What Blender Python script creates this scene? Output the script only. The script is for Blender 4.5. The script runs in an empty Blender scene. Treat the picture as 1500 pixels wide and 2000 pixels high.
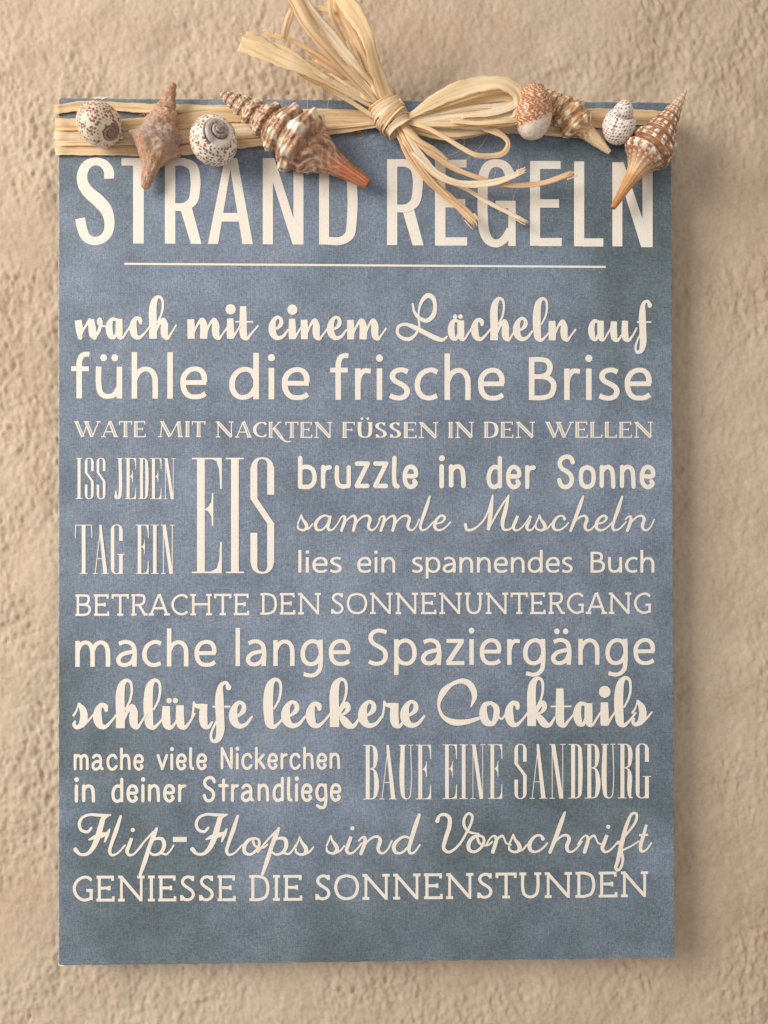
import bpy, bmesh, math, random
import numpy as np
from mathutils import Vector, Matrix, Euler
from mathutils.geometry import tessellate_polygon

# ------------------------------------------------------------------ camera, world, lamp
sc = bpy.context.scene
col = sc.collection
CAM_POS = Vector((0.00142892, -0.25261678, 0.0048171))
CAM_ROT = Euler((math.pi/2 + 0.00496655, 0.00215902, -0.01630926), 'XYZ')
cam_d = bpy.data.cameras.new('camera')
cam_d.sensor_fit = 'VERTICAL'
cam_d.sensor_height = 36.0
cam_d.lens = 26.0
cam_d.clip_start = 0.01
cam_d.clip_end = 50.0
cam = bpy.data.objects.new('camera', cam_d)
cam.location = CAM_POS
cam.rotation_euler = CAM_ROT
cam_d.dof.use_dof = True
cam_d.dof.focus_distance = 0.2526
cam_d.dof.aperture_fstop = 5.0
col.objects.link(cam)
sc.camera = cam

world = bpy.data.worlds.new("World")
sc.world = world
world.use_nodes = True
bg = world.node_tree.nodes['Background']
bg.inputs['Color'].default_value = (1.0, 0.95, 0.89, 1)
bg.inputs['Strength'].default_value = 0.56

def lamp(name, loc, target, size, power, color):
    d = bpy.data.lights.new(name, 'AREA')
    d.shape = 'RECTANGLE'; d.size, d.size_y = size
    d.energy = power; d.color = color
    o = bpy.data.objects.new(name, d)
    o.location = loc
    o.rotation_euler = (Vector(target) - Vector(loc)).to_track_quat('-Z', 'Y').to_euler()
    col.objects.link(o)
    return o
# the window to the left that lights the wall
lamp('window_light', (-0.80, -0.55, 0.34), (0, 0, 0), (0.50, 0.60), 13.2, (1.0, 0.95, 0.885))

sc.view_settings.view_transform = 'Standard'
sc.view_settings.look = 'None'
sc.view_settings.exposure = 0.0
sc.view_settings.gamma = 1.0

# ------------------------------------------------------------------ helpers
FPX = 26.0/36.0*2000
MROT = CAM_ROT.to_matrix()
def P(px, py, h=0.0):
    """point on the plane h metres in front of the board face, under photo coordinate (px, py)"""
    d = MROT @ Vector(((px-750)/FPX, (1000-py)/FPX, -1.0))
    t = (-h - CAM_POS.y)/d.y
    return CAM_POS + d*t
PXM = 0.2526/FPX      # metres per photo pixel at the board

def tag(o, label=None, cat=None, group=None, kind=None):
    if label: o['label'] = label
    if cat: o['category'] = cat
    if group: o['group'] = group
    if kind: o['kind'] = kind
    return o
def link_mesh(name, verts, faces, mats, parent=None, smooth=True, matidx=None):
    me = bpy.data.meshes.new(name)
    me.from_pydata([tuple(v) for v in verts], [], faces)
    if not isinstance(mats, (list, tuple)): mats = [mats]
    for m in mats: me.materials.append(m)
    if matidx is not None: me.polygons.foreach_set('material_index', matidx)
    if smooth: me.polygons.foreach_set('use_smooth', [True]*len(me.polygons))
    me.update()
    o = bpy.data.objects.new(name, me)
    col.objects.link(o)
    if parent: 
        o.parent = parent
        o.matrix_parent_inverse = Matrix.Translation(-parent.location)
    return o
def empty(name, loc, label, cat, group=None):
    o = bpy.data.objects.new(name, None)
    o.empty_display_size = 0.005
    o.location = loc
    col.objects.link(o)
    return tag(o, label, cat, group)

class MatB:
    def __init__(s, name, rough=0.8, spec=0.3):
        s.m = bpy.data.materials.new(name); s.m.use_nodes = True
        s.nt = s.m.node_tree; s.b = s.nt.nodes['Principled BSDF']
        s.b.inputs['Roughness'].default_value = rough
        s.b.inputs['Specular IOR Level'].default_value = spec
    def n(s, t, **kw):
        nd = s.nt.nodes.new(t)
        for k, v in kw.items():
            if k in nd.inputs: nd.inputs[k].default_value = v
            else: setattr(nd, k, v)
        return nd
    def l(s, a, b): s.nt.links.new(a, b)
    def coord(s, scale=(1, 1, 1)):
        t = s.n('ShaderNodeTexCoord'); mp = s.n('ShaderNodeMapping'); mp.inputs['Scale'].default_value = scale
        s.l(t.outputs['Object'], mp.inputs['Vector']); return mp.outputs['Vector']
    def noise(s, vec, scale, detail=4, rough=0.6, dist=0.0):
        nd = s.n('ShaderNodeTexNoise'); nd.inputs['Scale'].default_value = scale
        nd.inputs['Detail'].default_value = detail; nd.inputs['Roughness'].default_value = rough
        nd.inputs['Distortion'].default_value = dist
        if vec is not None: s.l(vec, nd.inputs['Vector'])
        return nd.outputs['Fac']
    def ramp(s, fac, stops):
        r = s.n('ShaderNodeValToRGB'); e = r.color_ramp.elements
        while len(e) < len(stops): e.new(0.5)
        for i, (p, c) in enumerate(stops):
            e[i].position = p; e[i].color = (*c, 1) if len(c) == 3 else c
        s.l(fac, r.inputs['Fac']); return r.outputs['Color']
    def mix(s, fac, a, b, mode='MIX'):
        m = s.n('ShaderNodeMix', data_type='RGBA', blend_type=mode)
        for i, v in ((0, fac), (6, a), (7, b)):
            if hasattr(v, 'is_linked'): s.l(v, m.inputs[i])
            elif isinstance(v, (int, float)): m.inputs[i].default_value = v
            else: m.inputs[i].default_value = (*v, 1)
        return m.outputs[2]
    def bump(s, h, dist, strength=1.0, normal=None):
        b = s.n('ShaderNodeBump'); b.inputs['Distance'].default_value = dist; b.inputs['Strength'].default_value = strength
        s.l(h, b.inputs['Height'])
        if normal is not None: s.l(normal, b.inputs['Normal'])
        return b.outputs['Normal']
    def base(s, c):
        if hasattr(c, 'is_linked'): s.l(c, s.b.inputs['Base Color'])
        else: s.b.inputs['Base Color'].default_value = (*c, 1)
    def normal(s, n): s.l(n, s.b.inputs['Normal'])

def catmull(pts, n):
    """pts: list of equal-length tuples; smooth curve through them, n samples per span"""
    a = [np.array(p, float) for p in pts]
    if len(a) == 2: return [a[0] + (a[1]-a[0])*i/n for i in range(n+1)]
    out = []
    for i in range(len(a)-1):
        p1, p2 = a[i], a[i+1]
        p0 = a[i-1] if i > 0 else 2*p1-p2
        p3 = a[i+2] if i+2 < len(a) else 2*p2-p1
        d1 = max(np.linalg.norm((p2-p1)[:2]), 1e-9)
        d0 = max(np.linalg.norm((p1-p0)[:2]), 1e-9); d2 = max(np.linalg.norm((p3-p2)[:2]), 1e-9)
        m1 = ((p1-p0)/d0*d1 + (p2-p1)) * 0.5 if d0 > 0 else (p2-p1)
        m2 = ((p3-p2)/d2*d1 + (p2-p1)) * 0.5
        for k in range(n):
            t = k/n
            out.append((2*t**3-3*t*t+1)*p1 + (t**3-2*t*t+t)*m1 + (-2*t**3+3*t*t)*p2 + (t**3-t*t)*m2)
    out.append(a[-1])
    return out

# ------------------------------------------------------------------ materials
def mat_wall():
    b = MatB('plaster', 0.93, 0.2)
    v = b.coord()
    c = b.ramp(b.noise(v, 9, 3, 0.5), [(0.3, (0.488, 0.376, 0.278)), (0.5, (0.530, 0.420, 0.318)), (0.7, (0.560, 0.455, 0.352))])
    f = b.ramp(b.noise(v, 900, 4, 0.65), [(0.3, (0.90, 0.89, 0.88)), (0.7, (1.06, 1.06, 1.06))])
    stain = b.ramp(b.noise(v, 55, 6, 0.7), [(0.30, (0.90, 0.87, 0.84)), (0.55, (1, 1, 1)), (0.75, (1.05, 1.05, 1.04))])
    b.base(b.mix(1.0, b.mix(1.0, c, f, 'MULTIPLY'), stain, 'MULTIPLY'))
    b.normal(b.bump(b.noise(v, 650, 7, 0.72), 0.00022, 0.75))
    return b.m
def board_color(b, v, gain=1.0):
    g = lambda c: (c[0]*1.03*gain, c[1]*gain, c[2]*1.00*gain)
    big = b.noise(v, 16, 5, 0.55, 0.3)
    c = b.ramp(big, [(0.28, g((0.088, 0.118, 0.132))), (0.43, g((0.112, 0.154, 0.184))), (0.57, g((0.142, 0.192, 0.246))), (0.72, g((0.200, 0.258, 0.342)))])
    tc = b.n('ShaderNodeTexCoord')
    sx = b.n('ShaderNodeSeparateXYZ'); b.l(tc.outputs['Object'], sx.inputs[0])
    # the print itself: a violet blue cloud in its upper middle, green grey towards the edges
    def axis_(out, c0, r0):
        m1 = b.n('ShaderNodeMath', operation='SUBTRACT'); b.l(sx.outputs[out], m1.inputs[0]); m1.inputs[1].default_value = c0
        m2 = b.n('ShaderNodeMath', operation='DIVIDE'); b.l(m1.outputs[0], m2.inputs[0]); m2.inputs[1].default_value = r0
        m3 = b.n('ShaderNodeMath', operation='POWER'); b.l(m2.outputs[0], m3.inputs[0]); m3.inputs[1].default_value = 2
        return m3.outputs[0]
    s_ = b.n('ShaderNodeMath', operation='ADD'); b.l(axis_('X', -0.012, 0.098), s_.inputs[0]); b.l(axis_('Z', 0.022, 0.125), s_.inputs[1])
    s2 = b.n('ShaderNodeMath', operation='MULTIPLY_ADD'); b.l(big, s2.inputs[0]); s2.inputs[1].default_value = -1.6; b.l(s_.outputs[0], s2.inputs[2])
    c = b.mix(b.ramp(s2.outputs[0], [(0.0, (.72, .72, .72)), (0.60, (0, 0, 0))]), c, g((0.176, 0.226, 0.304)))
    mid = b.noise(v, 45, 7, 0.75)
    c = b.mix(0.75, c, b.ramp(mid, [(0.3, (0.58, 0.62, 0.62)), (0.7, (1.42, 1.37, 1.36))]), 'MULTIPLY')
    fine = b.noise(v, 900, 3, 0.7)
    c = b.mix(0.9, c, b.ramp(fine, [(0.30, (0.70, 0.70, 0.73)), (0.70, (1.32, 1.30, 1.27))]), 'MULTIPLY')
    for k_, sc_ in ((0, (1, 1, .08)), (1, (.08, 1, 1))):      # faint threads of the printed canvas, both ways
        th_ = b.noise(b.coord(sc_), 2600, 2, 0.6)
        c = b.mix(0.55, c, b.ramp(th_, [(0.3, (0.84, 0.84, 0.85)), (0.7, (1.16, 1.16, 1.15))]), 'MULTIPLY')
    grit = b.noise(v, 2300, 2, 0.8)
    c = b.mix(0.9, c, b.ramp(grit, [(0.32, (0.60, 0.62, 0.62)), (0.70, (1.48, 1.42, 1.38))]), 'MULTIPLY')
    pale = b.noise(b.coord((1, 1, 0.8)), 24, 5, 0.6)
    c = b.mix(b.ramp(pale, [(0.60, (0, 0, 0)), (0.80, (0.40, 0.40, 0.40))]), c, (0.25, 0.31, 0.36))
    return c
def mat_board():
    b = MatB('printed_blue', 0.62, 0.35)
    v = b.coord()
    b.base(board_color(b, v))
    weave = b.n('ShaderNodeTexWave', wave_type='BANDS', bands_direction='X')
    weave.inputs['Scale'].default_value = 420; weave.inputs['Distortion'].default_value = 2.2
    weave.inputs['Detail'].default_value = 2; weave.inputs['Detail Scale'].default_value = 3
    b.l(v, weave.inputs['Vector'])
    n1 = b.bump(weave.outputs['Fac'], 0.00003, 0.35)
    b.normal(b.bump(b.noise(v, 1600, 3, 0.7), 0.00006, 0.5, n1))
    return b.m
def mat_edge():
    b = MatB('board_edge', 0.8, 0.2)
    v = b.coord()
    c = board_color(b, v)
    worn = b.noise(v, 200, 4, 0.7)
    b.base(b.mix(b.ramp(worn, [(0.38, (0, 0, 0)), (0.66, (0.8, 0.8, 0.8))]), c, (0.58, 0.53, 0.44)))
    return b.m
def mat_ink(name='cream_ink', c0=(0.77, 0.70, 0.62), c1=(0.85, 0.785, 0.70)):
    b = MatB(name, 0.6, 0.35)
    v = b.coord()
    c = b.ramp(b.noise(v, 1500, 3, 0.7), [(0.3, c0), (0.7, c1)])
    c = b.mix(0.6, c, b.ramp(b.noise(v, 60, 3, 0.6), [(0.3, (0.93, 0.92, 0.91)), (0.7, (1.0, 1.0, 1.0))]), 'MULTIPLY')
    c = b.mix(0.5, c, b.ramp(b.noise(v, 2300, 2, 0.8), [(0.28, (0.80, 0.82, 0.84)), (0.55, (1, 1, 1))]), 'MULTIPLY')
    wear = b.ramp(b.noise(v, 420, 6, 0.8), [(0.24, (0.35, 0.35, 0.35)), (0.36, (0, 0, 0))])
    c = b.mix(wear, c, (0.36, 0.38, 0.40))
    b.base(c)
    weave = b.n('ShaderNodeTexWave', wave_type='BANDS', bands_direction='X')
    weave.inputs['Scale'].default_value = 420; weave.inputs['Distortion'].default_value = 2.2
    b.l(v, weave.inputs['Vector'])
    b.normal(b.bump(weave.outputs['Fac'], 0.00003, 0.35))
    return b.m
def mat_raffia():
    b = MatB('raffia', 0.55, 0.35)
    uv = b.n('ShaderNodeUVMap'); mp = b.n('ShaderNodeMapping'); mp.inputs['Scale'].default_value = (1.0, 1.0, 1.0)
    b.l(uv.outputs['UV'], mp.inputs['Vector'])
    oi = b.n('ShaderNodeObjectInfo')
    ad = b.n('ShaderNodeVectorMath', operation='ADD')
    b.l(mp.outputs['Vector'], ad.inputs[0]); b.l(oi.outputs['Random'], ad.inputs[1])
    st = b.n('ShaderNodeMapping'); st.inputs['Scale'].default_value = (60, 1500, 1)
    b.l(ad.outputs[0], st.inputs['Vector'])
    streak = b.noise(st.outputs['Vector'], 1.0, 4, 0.6)
    st2 = b.n('ShaderNodeMapping'); st2.inputs['Scale'].default_value = (35, 260, 1)
    b.l(ad.outputs[0], st2.inputs['Vector'])
    broad = b.noise(st2.outputs['Vector'], 1.0, 3, 0.6)
    base = b.ramp(oi.outputs['Random'], [(0.0, (0.90, 0.68, 0.42)), (0.3, (0.96, 0.80, 0.54)), (0.6, (0.96, 0.80, 0.50)), (0.8, (0.97, 0.87, 0.66)), (1.0, (0.98, 0.90, 0.74))])
    c = b.mix(1.0, base, b.ramp(streak, [(0.30, (0.80, 0.70, 0.58)), (0.5, (1, 1, 1)), (0.72, (1.03, 1.03, 1.02))]), 'MULTIPLY')
    c = b.mix(0.8, c, b.ramp(broad, [(0.32, (0.86, 0.74, 0.58)), (0.55, (1, 1, 1))]), 'MULTIPLY')
    sp = b.n('ShaderNodeMapping'); sp.inputs['Scale'].default_value = (420, 900, 1); b.l(ad.outputs[0], sp.inputs['Vector'])
    c = b.mix(b.ramp(b.noise(sp.outputs['Vector'], 1.0, 3, 0.6), [(0.68, (0, 0, 0)), (0.78, (0.55, 0.55, 0.55))]), c, (0.50, 0.28, 0.12))
    b.base(c)
    b.normal(b.bump(streak, 0.00014, 0.9))
    tr = b.n('ShaderNodeBsdfTranslucent'); c = b.mix(1.0, c, (1.0, 0.88, 0.70), 'MULTIPLY'); b.l(c, tr.inputs['Color'])
    mx = b.n('ShaderNodeMixShader'); mx.inputs[0].default_value = 0.36
    out = b.nt.nodes['Material Output']
    b.l(b.b.outputs[0], mx.inputs[1]); b.l(tr.outputs[0], mx.inputs[2]); b.l(mx.outputs[0], out.inputs['Surface'])
    return b.m
def mat_shell(name, rough, spec, grain=0.25, bumpd=0.00008):
    b = MatB(name, rough, spec)
    at = b.n('ShaderNodeAttribute', attribute_name='pigment')
    v = b.coord()
    g = b.ramp(b.noise(v, 1400, 4, 0.7), [(0.3, (1-grain,)*3), (0.7, (1+grain*0.6,)*3)])
    b.base(b.mix(1.0, at.outputs['Color'], g, 'MULTIPLY'))
    b.normal(b.bump(b.noise(v, 1800, 3, 0.6), bumpd, 0.5))
    return b.m
def mat_plain(name, c, rough=0.6, spec=0.4):
    b = MatB(name, rough, spec); v = b.coord()
    b.base(b.ramp(b.noise(v, 900, 3, 0.6), [(0.3, tuple(x*0.8 for x in c)), (0.7, tuple(min(1, x*1.15) for x in c))]))
    return b.m
M_WALL, M_BOARD, M_EDGE, M_INK = mat_wall(), mat_board(), mat_edge(), mat_ink()
M_INLINE = mat_ink('inline_ink', (0.42, 0.41, 0.385), (0.50, 0.48, 0.44))
M_RAF = mat_raffia()
M_MATTE = mat_shell('eroded_shell', 0.85, 0.2, 0.30, 0.00014)
M_GLOSS = mat_shell('glossy_shell', 0.40, 0.5, 0.22, 0.00006)
M_SNAIL = mat_shell('porcelain_shell', 0.38, 0.5, 0.08, 0.00003)

# ------------------------------------------------------------------ wall
WALL_Y = 0.0105
def build_wall():
    rng = np.random.RandomState(11)
    x0, x1, z0, z1 = -0.21, 0.21, -0.25, 0.25
    step = 0.00055
    nx, nz = int((x1-x0)/step), int((z1-z0)/step)
    fx = np.fft.fftfreq(nx, step)[None, :]; fz = np.fft.fftfreq(nz, step)[:, None]
    def field(lx, lz, sharp=0.0, shear=0.0):
        F = np.fft.fft2(rng.randn(nz, nx))
        a, c = fx + shear*fz, fz - shear*fx
        r = np.sqrt((a*lx)**2 + (c*lz)**2)
        H = np.exp(-r**2) if not sharp else r**sharp*np.exp(-r**2)
        g = np.real(np.fft.ifft2(F*H)); return (g-g.mean())/g.std()
    lumps = field(0.0038, 0.0056, 0.8, 0.25)
    mid = field(0.0016, 0.0026, 0.5, 0.3)
    fine = field(0.0011, 0.0016)
    big = field(0.02, 0.022)
    pits = field(0.0020, 0.0036, 0.6, 0.35)
    sm = lambda a, lo, hi: (lambda t: t*t*(3-2*t))(np.clip((a-lo)/(hi-lo), 0, 1))
    # trowelled plateaus with small torn pits between them
    patch = 0.45 + 0.75*sm(field(0.035, 0.04), -1.2, 1.4)
    h = patch*(0.00025*np.tanh(lumps*0.9+0.5*field(0.009, 0.012)) + 0.00011*mid) + 0.00003*fine + 0.00028*big
    h -= 0.00040*sm(pits, 1.15, 2.7)*patch
    X = np.linspace(x0, x1, nx); Z = np.linspace(z0, z1, nz)
    XX, ZZ = np.meshgrid(X, Z)
    co = np.stack([XX, WALL_Y - h, ZZ], -1).reshape(-1, 3)
    i = np.arange(nz-1)[:, None]*nx + np.arange(nx-1)[None, :]
    f = np.stack([i, i+1, i+nx+1, i+nx], -1).reshape(-1, 4)
    me = bpy.data.meshes.new('wall')
    me.vertices.add(len(co)); me.vertices.foreach_set('co', co.ravel())
    me.loops.add(f.size); me.loops.foreach_set('vertex_index', f.ravel())
    me.polygons.add(len(f)); me.polygons.foreach_set('loop_start', np.arange(len(f))*4)
    me.polygons.foreach_set('use_smooth', np.ones(len(f), bool))
    me.materials.append(M_WALL); me.update(calc_edges=True)
    o = bpy.data.objects.new('wall', me); col.objects.link(o)
    tag(o, 'rough beige plastered wall behind the sign', kind='structure')
build_wall()

# ------------------------------------------------------------------ board
BW, BH = 0.105, 0.294455/2
TH = 0.0045
sign = empty('sign_board', (0, 0, -BH), 'blue grey printed board listing beach rules in cream lettering, hung on plaster wall', 'sign')
def build_panel():
    r, seg, bev = 0.0012, 6, 0.00035
    def outline(inset, jit):
        pts = []
        for cx, cz, a0 in ((BW-r, BH-r, 0), (-BW+r, BH-r, 90), (-BW+r, -BH+r, 180), (BW-r, -BH+r, 270)):
            for k in range(seg+1):
                a = math.radians(a0 + 90*k/seg)
                pts.append((cx+(r-inset)*math.cos(a), cz+(r-inset)*math.sin(a)))
        # straight sides get points too, so that the edge can be a little worn
        out = []
        for i, p in enumerate(pts):
            q = pts[(i+1) % len(pts)]
            d = math.dist(p, q); n = max(1, int(d/0.0012))
            for k in range(n):
                t = k/n; x, z = p[0]+(q[0]-p[0])*t, p[1]+(q[1]-p[1])*t
                w = (math.sin(x*900+z*1300)+math.sin(x*2300-z*1900+1)+math.sin(z*4100+x*3700+2))*0.00003*jit
                out.append((x*(1-w/0.1), z*(1-w/0.14)))
        return out
    o0, o1 = outline(bev, 1), outline(0, 1)
    n = len(o1)
    vs = [(x, 0, z) for x, z in o0] + [(x, bev*0.8, z) for x, z in o1] + [(x, TH, z) for x, z in o1]
    fs, mi = [], []
    fs.append(list(range(n))); mi.append(0)
    for i in range(n):
        j = (i+1) % n
        fs.append([i, i+n, j+n, j]); mi.append(1)
        fs.append([i+n, i+2*n, j+2*n, j+n]); mi.append(1)
    fs.append(list(range(3*n-1, 2*n-1, -1))); mi.append(1)
    o = link_mesh('panel', vs, fs, [M_BOARD, M_EDGE], sign, smooth=False, matidx=mi)
    bm = bmesh.new(); bm.from_mesh(o.data); bmesh.ops.recalc_face_normals(bm, faces=bm.faces); bm.to_mesh(o.data); bm.free()
build_panel()
def spacer(px, py):      # felt pads that hold the board off the rough wall
    c = P(px, py); s = 0.007
    vs, fs = [], []
    for k in range(24):
        a = 2*math.pi*k/24
        vs += [(c.x+s*math.cos(a), TH, c.z+s*math.sin(a)), (c.x+s*math.cos(a), WALL_Y, c.z+s*math.sin(a))]
    for k in range(24):
        j = (k+1) % 24; fs.append([2*k, 2*j, 2*j+1, 2*k+1])
    link_mesh('wall_pad', vs, fs, M_EDGE, sign)
for q in ((200, 280), (1230, 280), (200, 1790), (1230, 1790)): spacer(*q)

# ------------------------------------------------------------------ lettering (flat print; every line of writing is a part)
class Style:
    def __init__(s, V, H, caps='flat', thin=None, mul=1.0):
        s.mul = mul
        s.V, s.H, s.caps, s.thin = V, H, caps, thin if thin is not None else H
        s.T, s.B = 100-s.H/2, s.H/2
def parse(stroke, st):
    pts = []
    for tok in stroke.split():
        w = None
        if ':' in tok:
            tok, w = tok.split(':')
            w = st.V if w == 'k' else st.thin if w == 'n' else float(w)*st.mul
        corner = tok.endswith('/')
        x, y = tok.rstrip('/').split(',')
        y = st.T if y == 'T' else st.B if y == 'B' else float(y)
        pts.append([float(x), y, w, corner])
    return pts
class Pen:
    """collects flat ribbons and polygons on the board face"""
    def __init__(s): s.v, s.f, s.mi, s.k = [], [], [], 0
    def level(s):
        s.k = (s.k+1) % 17
        return 0.00004 + s.k*0.000006
    def add(s, pts, faces, h0, slope, mi=0):
        b = len(s.v)
        for i, (x, y) in enumerate(pts): s.v.append(P(x, y, h0+slope*i))
        s.f += [[b+a for a in f] for f in faces]; s.mi += [mi]*len(faces)
    def ribbon(s, pts, st, tf, mi=0, inline=False):
        runs, cur = [], [pts[0]]
        for i, p in enumerate(pts[1:], 1):
            cur.append(p)
            if p[3] and i < len(pts)-1: runs.append(cur); cur = [p]
        runs.append(cur)
        line = []
        for r in runs:
            hasw = all(q[2] is not None for q in r)
            q = [(a[0], a[1], a[2] if a[2] is not None else 0) for a in r]
            sm = catmull(q, 7) if len(q) > 2 else catmull(q, 1)
            sm = [(a[0], a[1], max(a[2], 0.8) if hasw or r[0][2] is not None else None) for a in sm]
            line += sm if not line else sm[1:]
        n = len(line)
        L, R, W = [], [], []
        for i in range(n):
            a = np.array(line[max(i-1, 0)][:2]); b = np.array(line[min(i+1, n-1)][:2]); c = np.array(line[i][:2])
            t = b-a; t = t/(np.linalg.norm(t)+1e-9)
            w = line[i][2]
            if w is None: w = st.H + (st.V-st.H)*abs(t[1])**1.6
            nn = np.array([-t[1], t[0]])
            m = 1.0
            if 0 < i < n-1:
                d = c-a; d = d/(np.linalg.norm(d)+1e-9)
                m = min(1/max(abs(nn @ np.array([-d[1], d[0]])), 0.3), 1.6)
            L.append(c+nn*w/2*m); R.append(c-nn*w/2*m); W.append(w)
        poly = []
        for i in range(n): poly += [tf(*L[i]), tf(*R[i])]
        h = s.level() if mi == 0 else 0.00016
        s.add(poly, [[2*i, 2*i+1, 2*i+3, 2*i+2] for i in range(n-1)], h, 0.000004/max(n, 1), mi)
        for e, (i, endp) in enumerate(((0, pts[0]), (n-1, pts[-1]))):
            if st.caps == 'round' and not endp[3]: s.disc(line[i][0], line[i][1], W[i]/2, tf, mi)
    def disc(s, x, y, r, tf, mi=0, n=20):
        s.add([tf(x+r*math.cos(2*math.pi*k/n), y+r*math.sin(2*math.pi*k/n)) for k in range(n)], [list(range(n))], s.level(), 0, mi)
    def poly(s, pts, tf, mi=0):
        q = [tf(*p) for p in pts]
        tri = tessellate_polygon([[Vector((a, b, 0)) for a, b in q]])
        s.add(q, [list(t) for t in tri], s.level(), 0, mi)
    def stroke_text(s, text, st, tf):
        for stk in text.split(';'):
            stk = stk.strip()
            if not stk: continue
            if stk.startswith('dot'):
                x, y, r = map(float, stk[3:].split(',')); s.disc(x, y, r, tf)
            elif stk.startswith('poly'):
                s.poly([tuple(map(float, t.split(','))) for t in stk[4:].split()], tf)
            else:
                p = parse(stk, st); s.ribbon(p, st, tf)
                if st.thin != st.V and getattr(st, 'inline', False) and len(p) == 2 and abs(p[1][1]-p[0][1]) > 40 and p[0][2] in (None, st.V):
                    q = [[p[0][0]*.93+p[1][0]*.07, p[0][1]*.93+p[1][1]*.07, st.V*0.2, False], [p[0][0]*.07+p[1][0]*.93, p[0][1]*.07+p[1][1]*.93, st.V*0.2, False]]
                    s.k = 16; s.ribbon(q, Style(5, 5), tf, mi=1)
    def build(s, label, name='lettering'):
        # every face must look out of the board
        o = link_mesh(name, s.v, s.f, [M_INK, M_INLINE], sign, smooth=False, matidx=s.mi)
        me = o.data
        flip = [p.index for p in me.polygons if p.normal.y > 0]
        if flip:
            bm = bmesh.new(); bm.from_mesh(me); bm.faces.ensure_lookup_table()
            bmesh.ops.reverse_faces(bm, faces=[bm.faces[i] for i in flip]); bm.to_mesh(me); bm.free()
        return tag(o, label)

def bounds(text, st):
    xs = []
    for stk in text.split(';'):
        stk = stk.strip()
        if not stk: continue
        if stk.startswith('dot'): continue
        if stk.startswith('poly'): xs += [float(t.split(',')[0]) for t in stk[4:].split()]; continue
        p = parse(stk, st)
        for i, a in enumerate(p):
            b = p[i-1] if i else p[1]
            dx, dy = a[0]-b[0], a[1]-b[1]; L = math.hypot(dx, dy)+1e-9
            w = a[2] if a[2] is not None else st.H+(st.V-st.H)*abs(dy/L)**1.6
            ex = w/2*abs(dy)/L
            if st.caps == 'round' and not a[3]: ex = w/2
            xs += [a[0]-ex, a[0]+ex]
    return min(xs), max(xs)
def word(pen, text, font, st, x0, x1, yl, yr, unit, sb=None, connected=False):
    """unit: photo pixels per glyph unit, baseline runs from (x0,yl) to (x1,yr)"""
    x = 0; lo = 1e9; hi = -1e9; items = []
    for i, ch in enumerate(text):
        adv, strokes = font[ch]
        a, b = bounds(strokes, st)
        if connected: ox = x; x += adv
        else:
            l, r = sb.get(ch, (12, 12))
            ox = x - a + (l if i else 0); x = ox + b + r
        items.append((ox, strokes)); lo = min(lo, ox+a); hi = max(hi, ox+b)
    sx = (x1-x0)/(hi-lo)
    for ox, strokes in items:
        def tf(gx, gy, ox=ox):
            px = x0+(gx+ox-lo)*sx
            return px, yl+(yr-yl)*(px-x0)/(x1-x0) - gy*unit
        pen.stroke_text(strokes, st, tf)
def font(text):
    d = {}
    for ln in text.strip().splitlines():
        if not ln.strip(): continue
        ch, adv, rest = ln.split(None, 2)
        d[ch] = (float(adv), rest)
    return d

SANS = font('''
f 0 60,138 48,139 36,134 28,118 27,98 27,0/ ; 1,93 58,93
u 0 9,100 9,42 15,18 28,8 44,7 60,13 73,32 ; 76,100 76,0
h 0 9,146 9,0 ; 10,60 22,82 42,93 62,88 74,70 76,48 76,0
l 0 9,146 9,0
e 0 12,51 84,51/ ; 78,52 76,74 64,90 45,94 25,87 11,68 9,48 14,24 29,9 50,6 68,9 81,17
d 0 84,146 84,0 ; 82,66 72,86 52,94 30,88 13,68 9,46 13,24 27,9 48,6 68,15 82,36
i 0 9,99 9,0 ; dot 9,131,11.5
r 0 9,99 9,0 ; 9,55 16,78 30,91 51,90
s 0 60,88 45,94 28,93 14,85 10,72 18,60 35,51 52,40 58,27 52,13 37,6 18,7 2,14
c 0 74,87 58,94 40,92 20,79 9,52 14,24 30,9 50,6 73,13
n 0 9,99 9,0 ; 10,60 22,82 42,93 62,88 74,70 76,48 76,0
B 0 9,134 9,0 ; 9,127 40,127 60,121 68,103 60,82 40,74 9,74 ; 35,74 62,69 78,54 79,36 70,16 50,8 9,7
m 0 9,99 9,0 ; 10,62 20,83 38,93 56,87 66,68 68,48 68,0 ; 69,62 80,83 98,93 117,87 127,68 129,48 129,0
a 0 11,87 30,94 50,93 65,84 72,66 72,0/ ; 70,57 45,53 22,45 9,27 16,11 34,6 52,11 66,24 71,38
g 0 80,99 80,5 76,-16 62,-32 42,-38 12,-32 ; 80,66 70,86 50,94 29,88 13,68 9,46 13,24 27,9 46,6 66,15 79,36
S 0 75,125 58,131 36,131 17,121 11,102 20,85 45,70 66,55 72,36 63,14 45,6 24,6 4,14
p 0 9,99 9,-38 ; 9,66 20,84 42,94 64,88 79,68 82,48 78,24 62,8 42,6 20,16 9,34
z 0 4,92 74,92 ; 67,92:19 9,8:19 ; 4,7 76,7
''')
SANS['ü'] = (0, SANS['u'][1]+' ; dot 25,128,11 ; dot 61,128,11')
SANS['ä'] = (0, SANS['a'][1]+' ; dot 24,128,11 ; dot 59,128,11')
SB_SANS = dict(f=(4, 6), u=(14, 15), h=(15, 15), l=(15, 15), e=(9, 8), d=(9, 15), i=(15, 15), r=(15, 4), s=(7, 8), c=(9, 5), n=(15, 15),
               B=(15, 10), m=(15, 15), a=(10, 14), g=(9, 15), S=(8, 10), p=(15, 9), z=(5, 5))
SB_SANS['ü'] = (14, 15); SB_SANS['ä'] = (10, 14)
ARIAL = dict(SANS)
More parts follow.
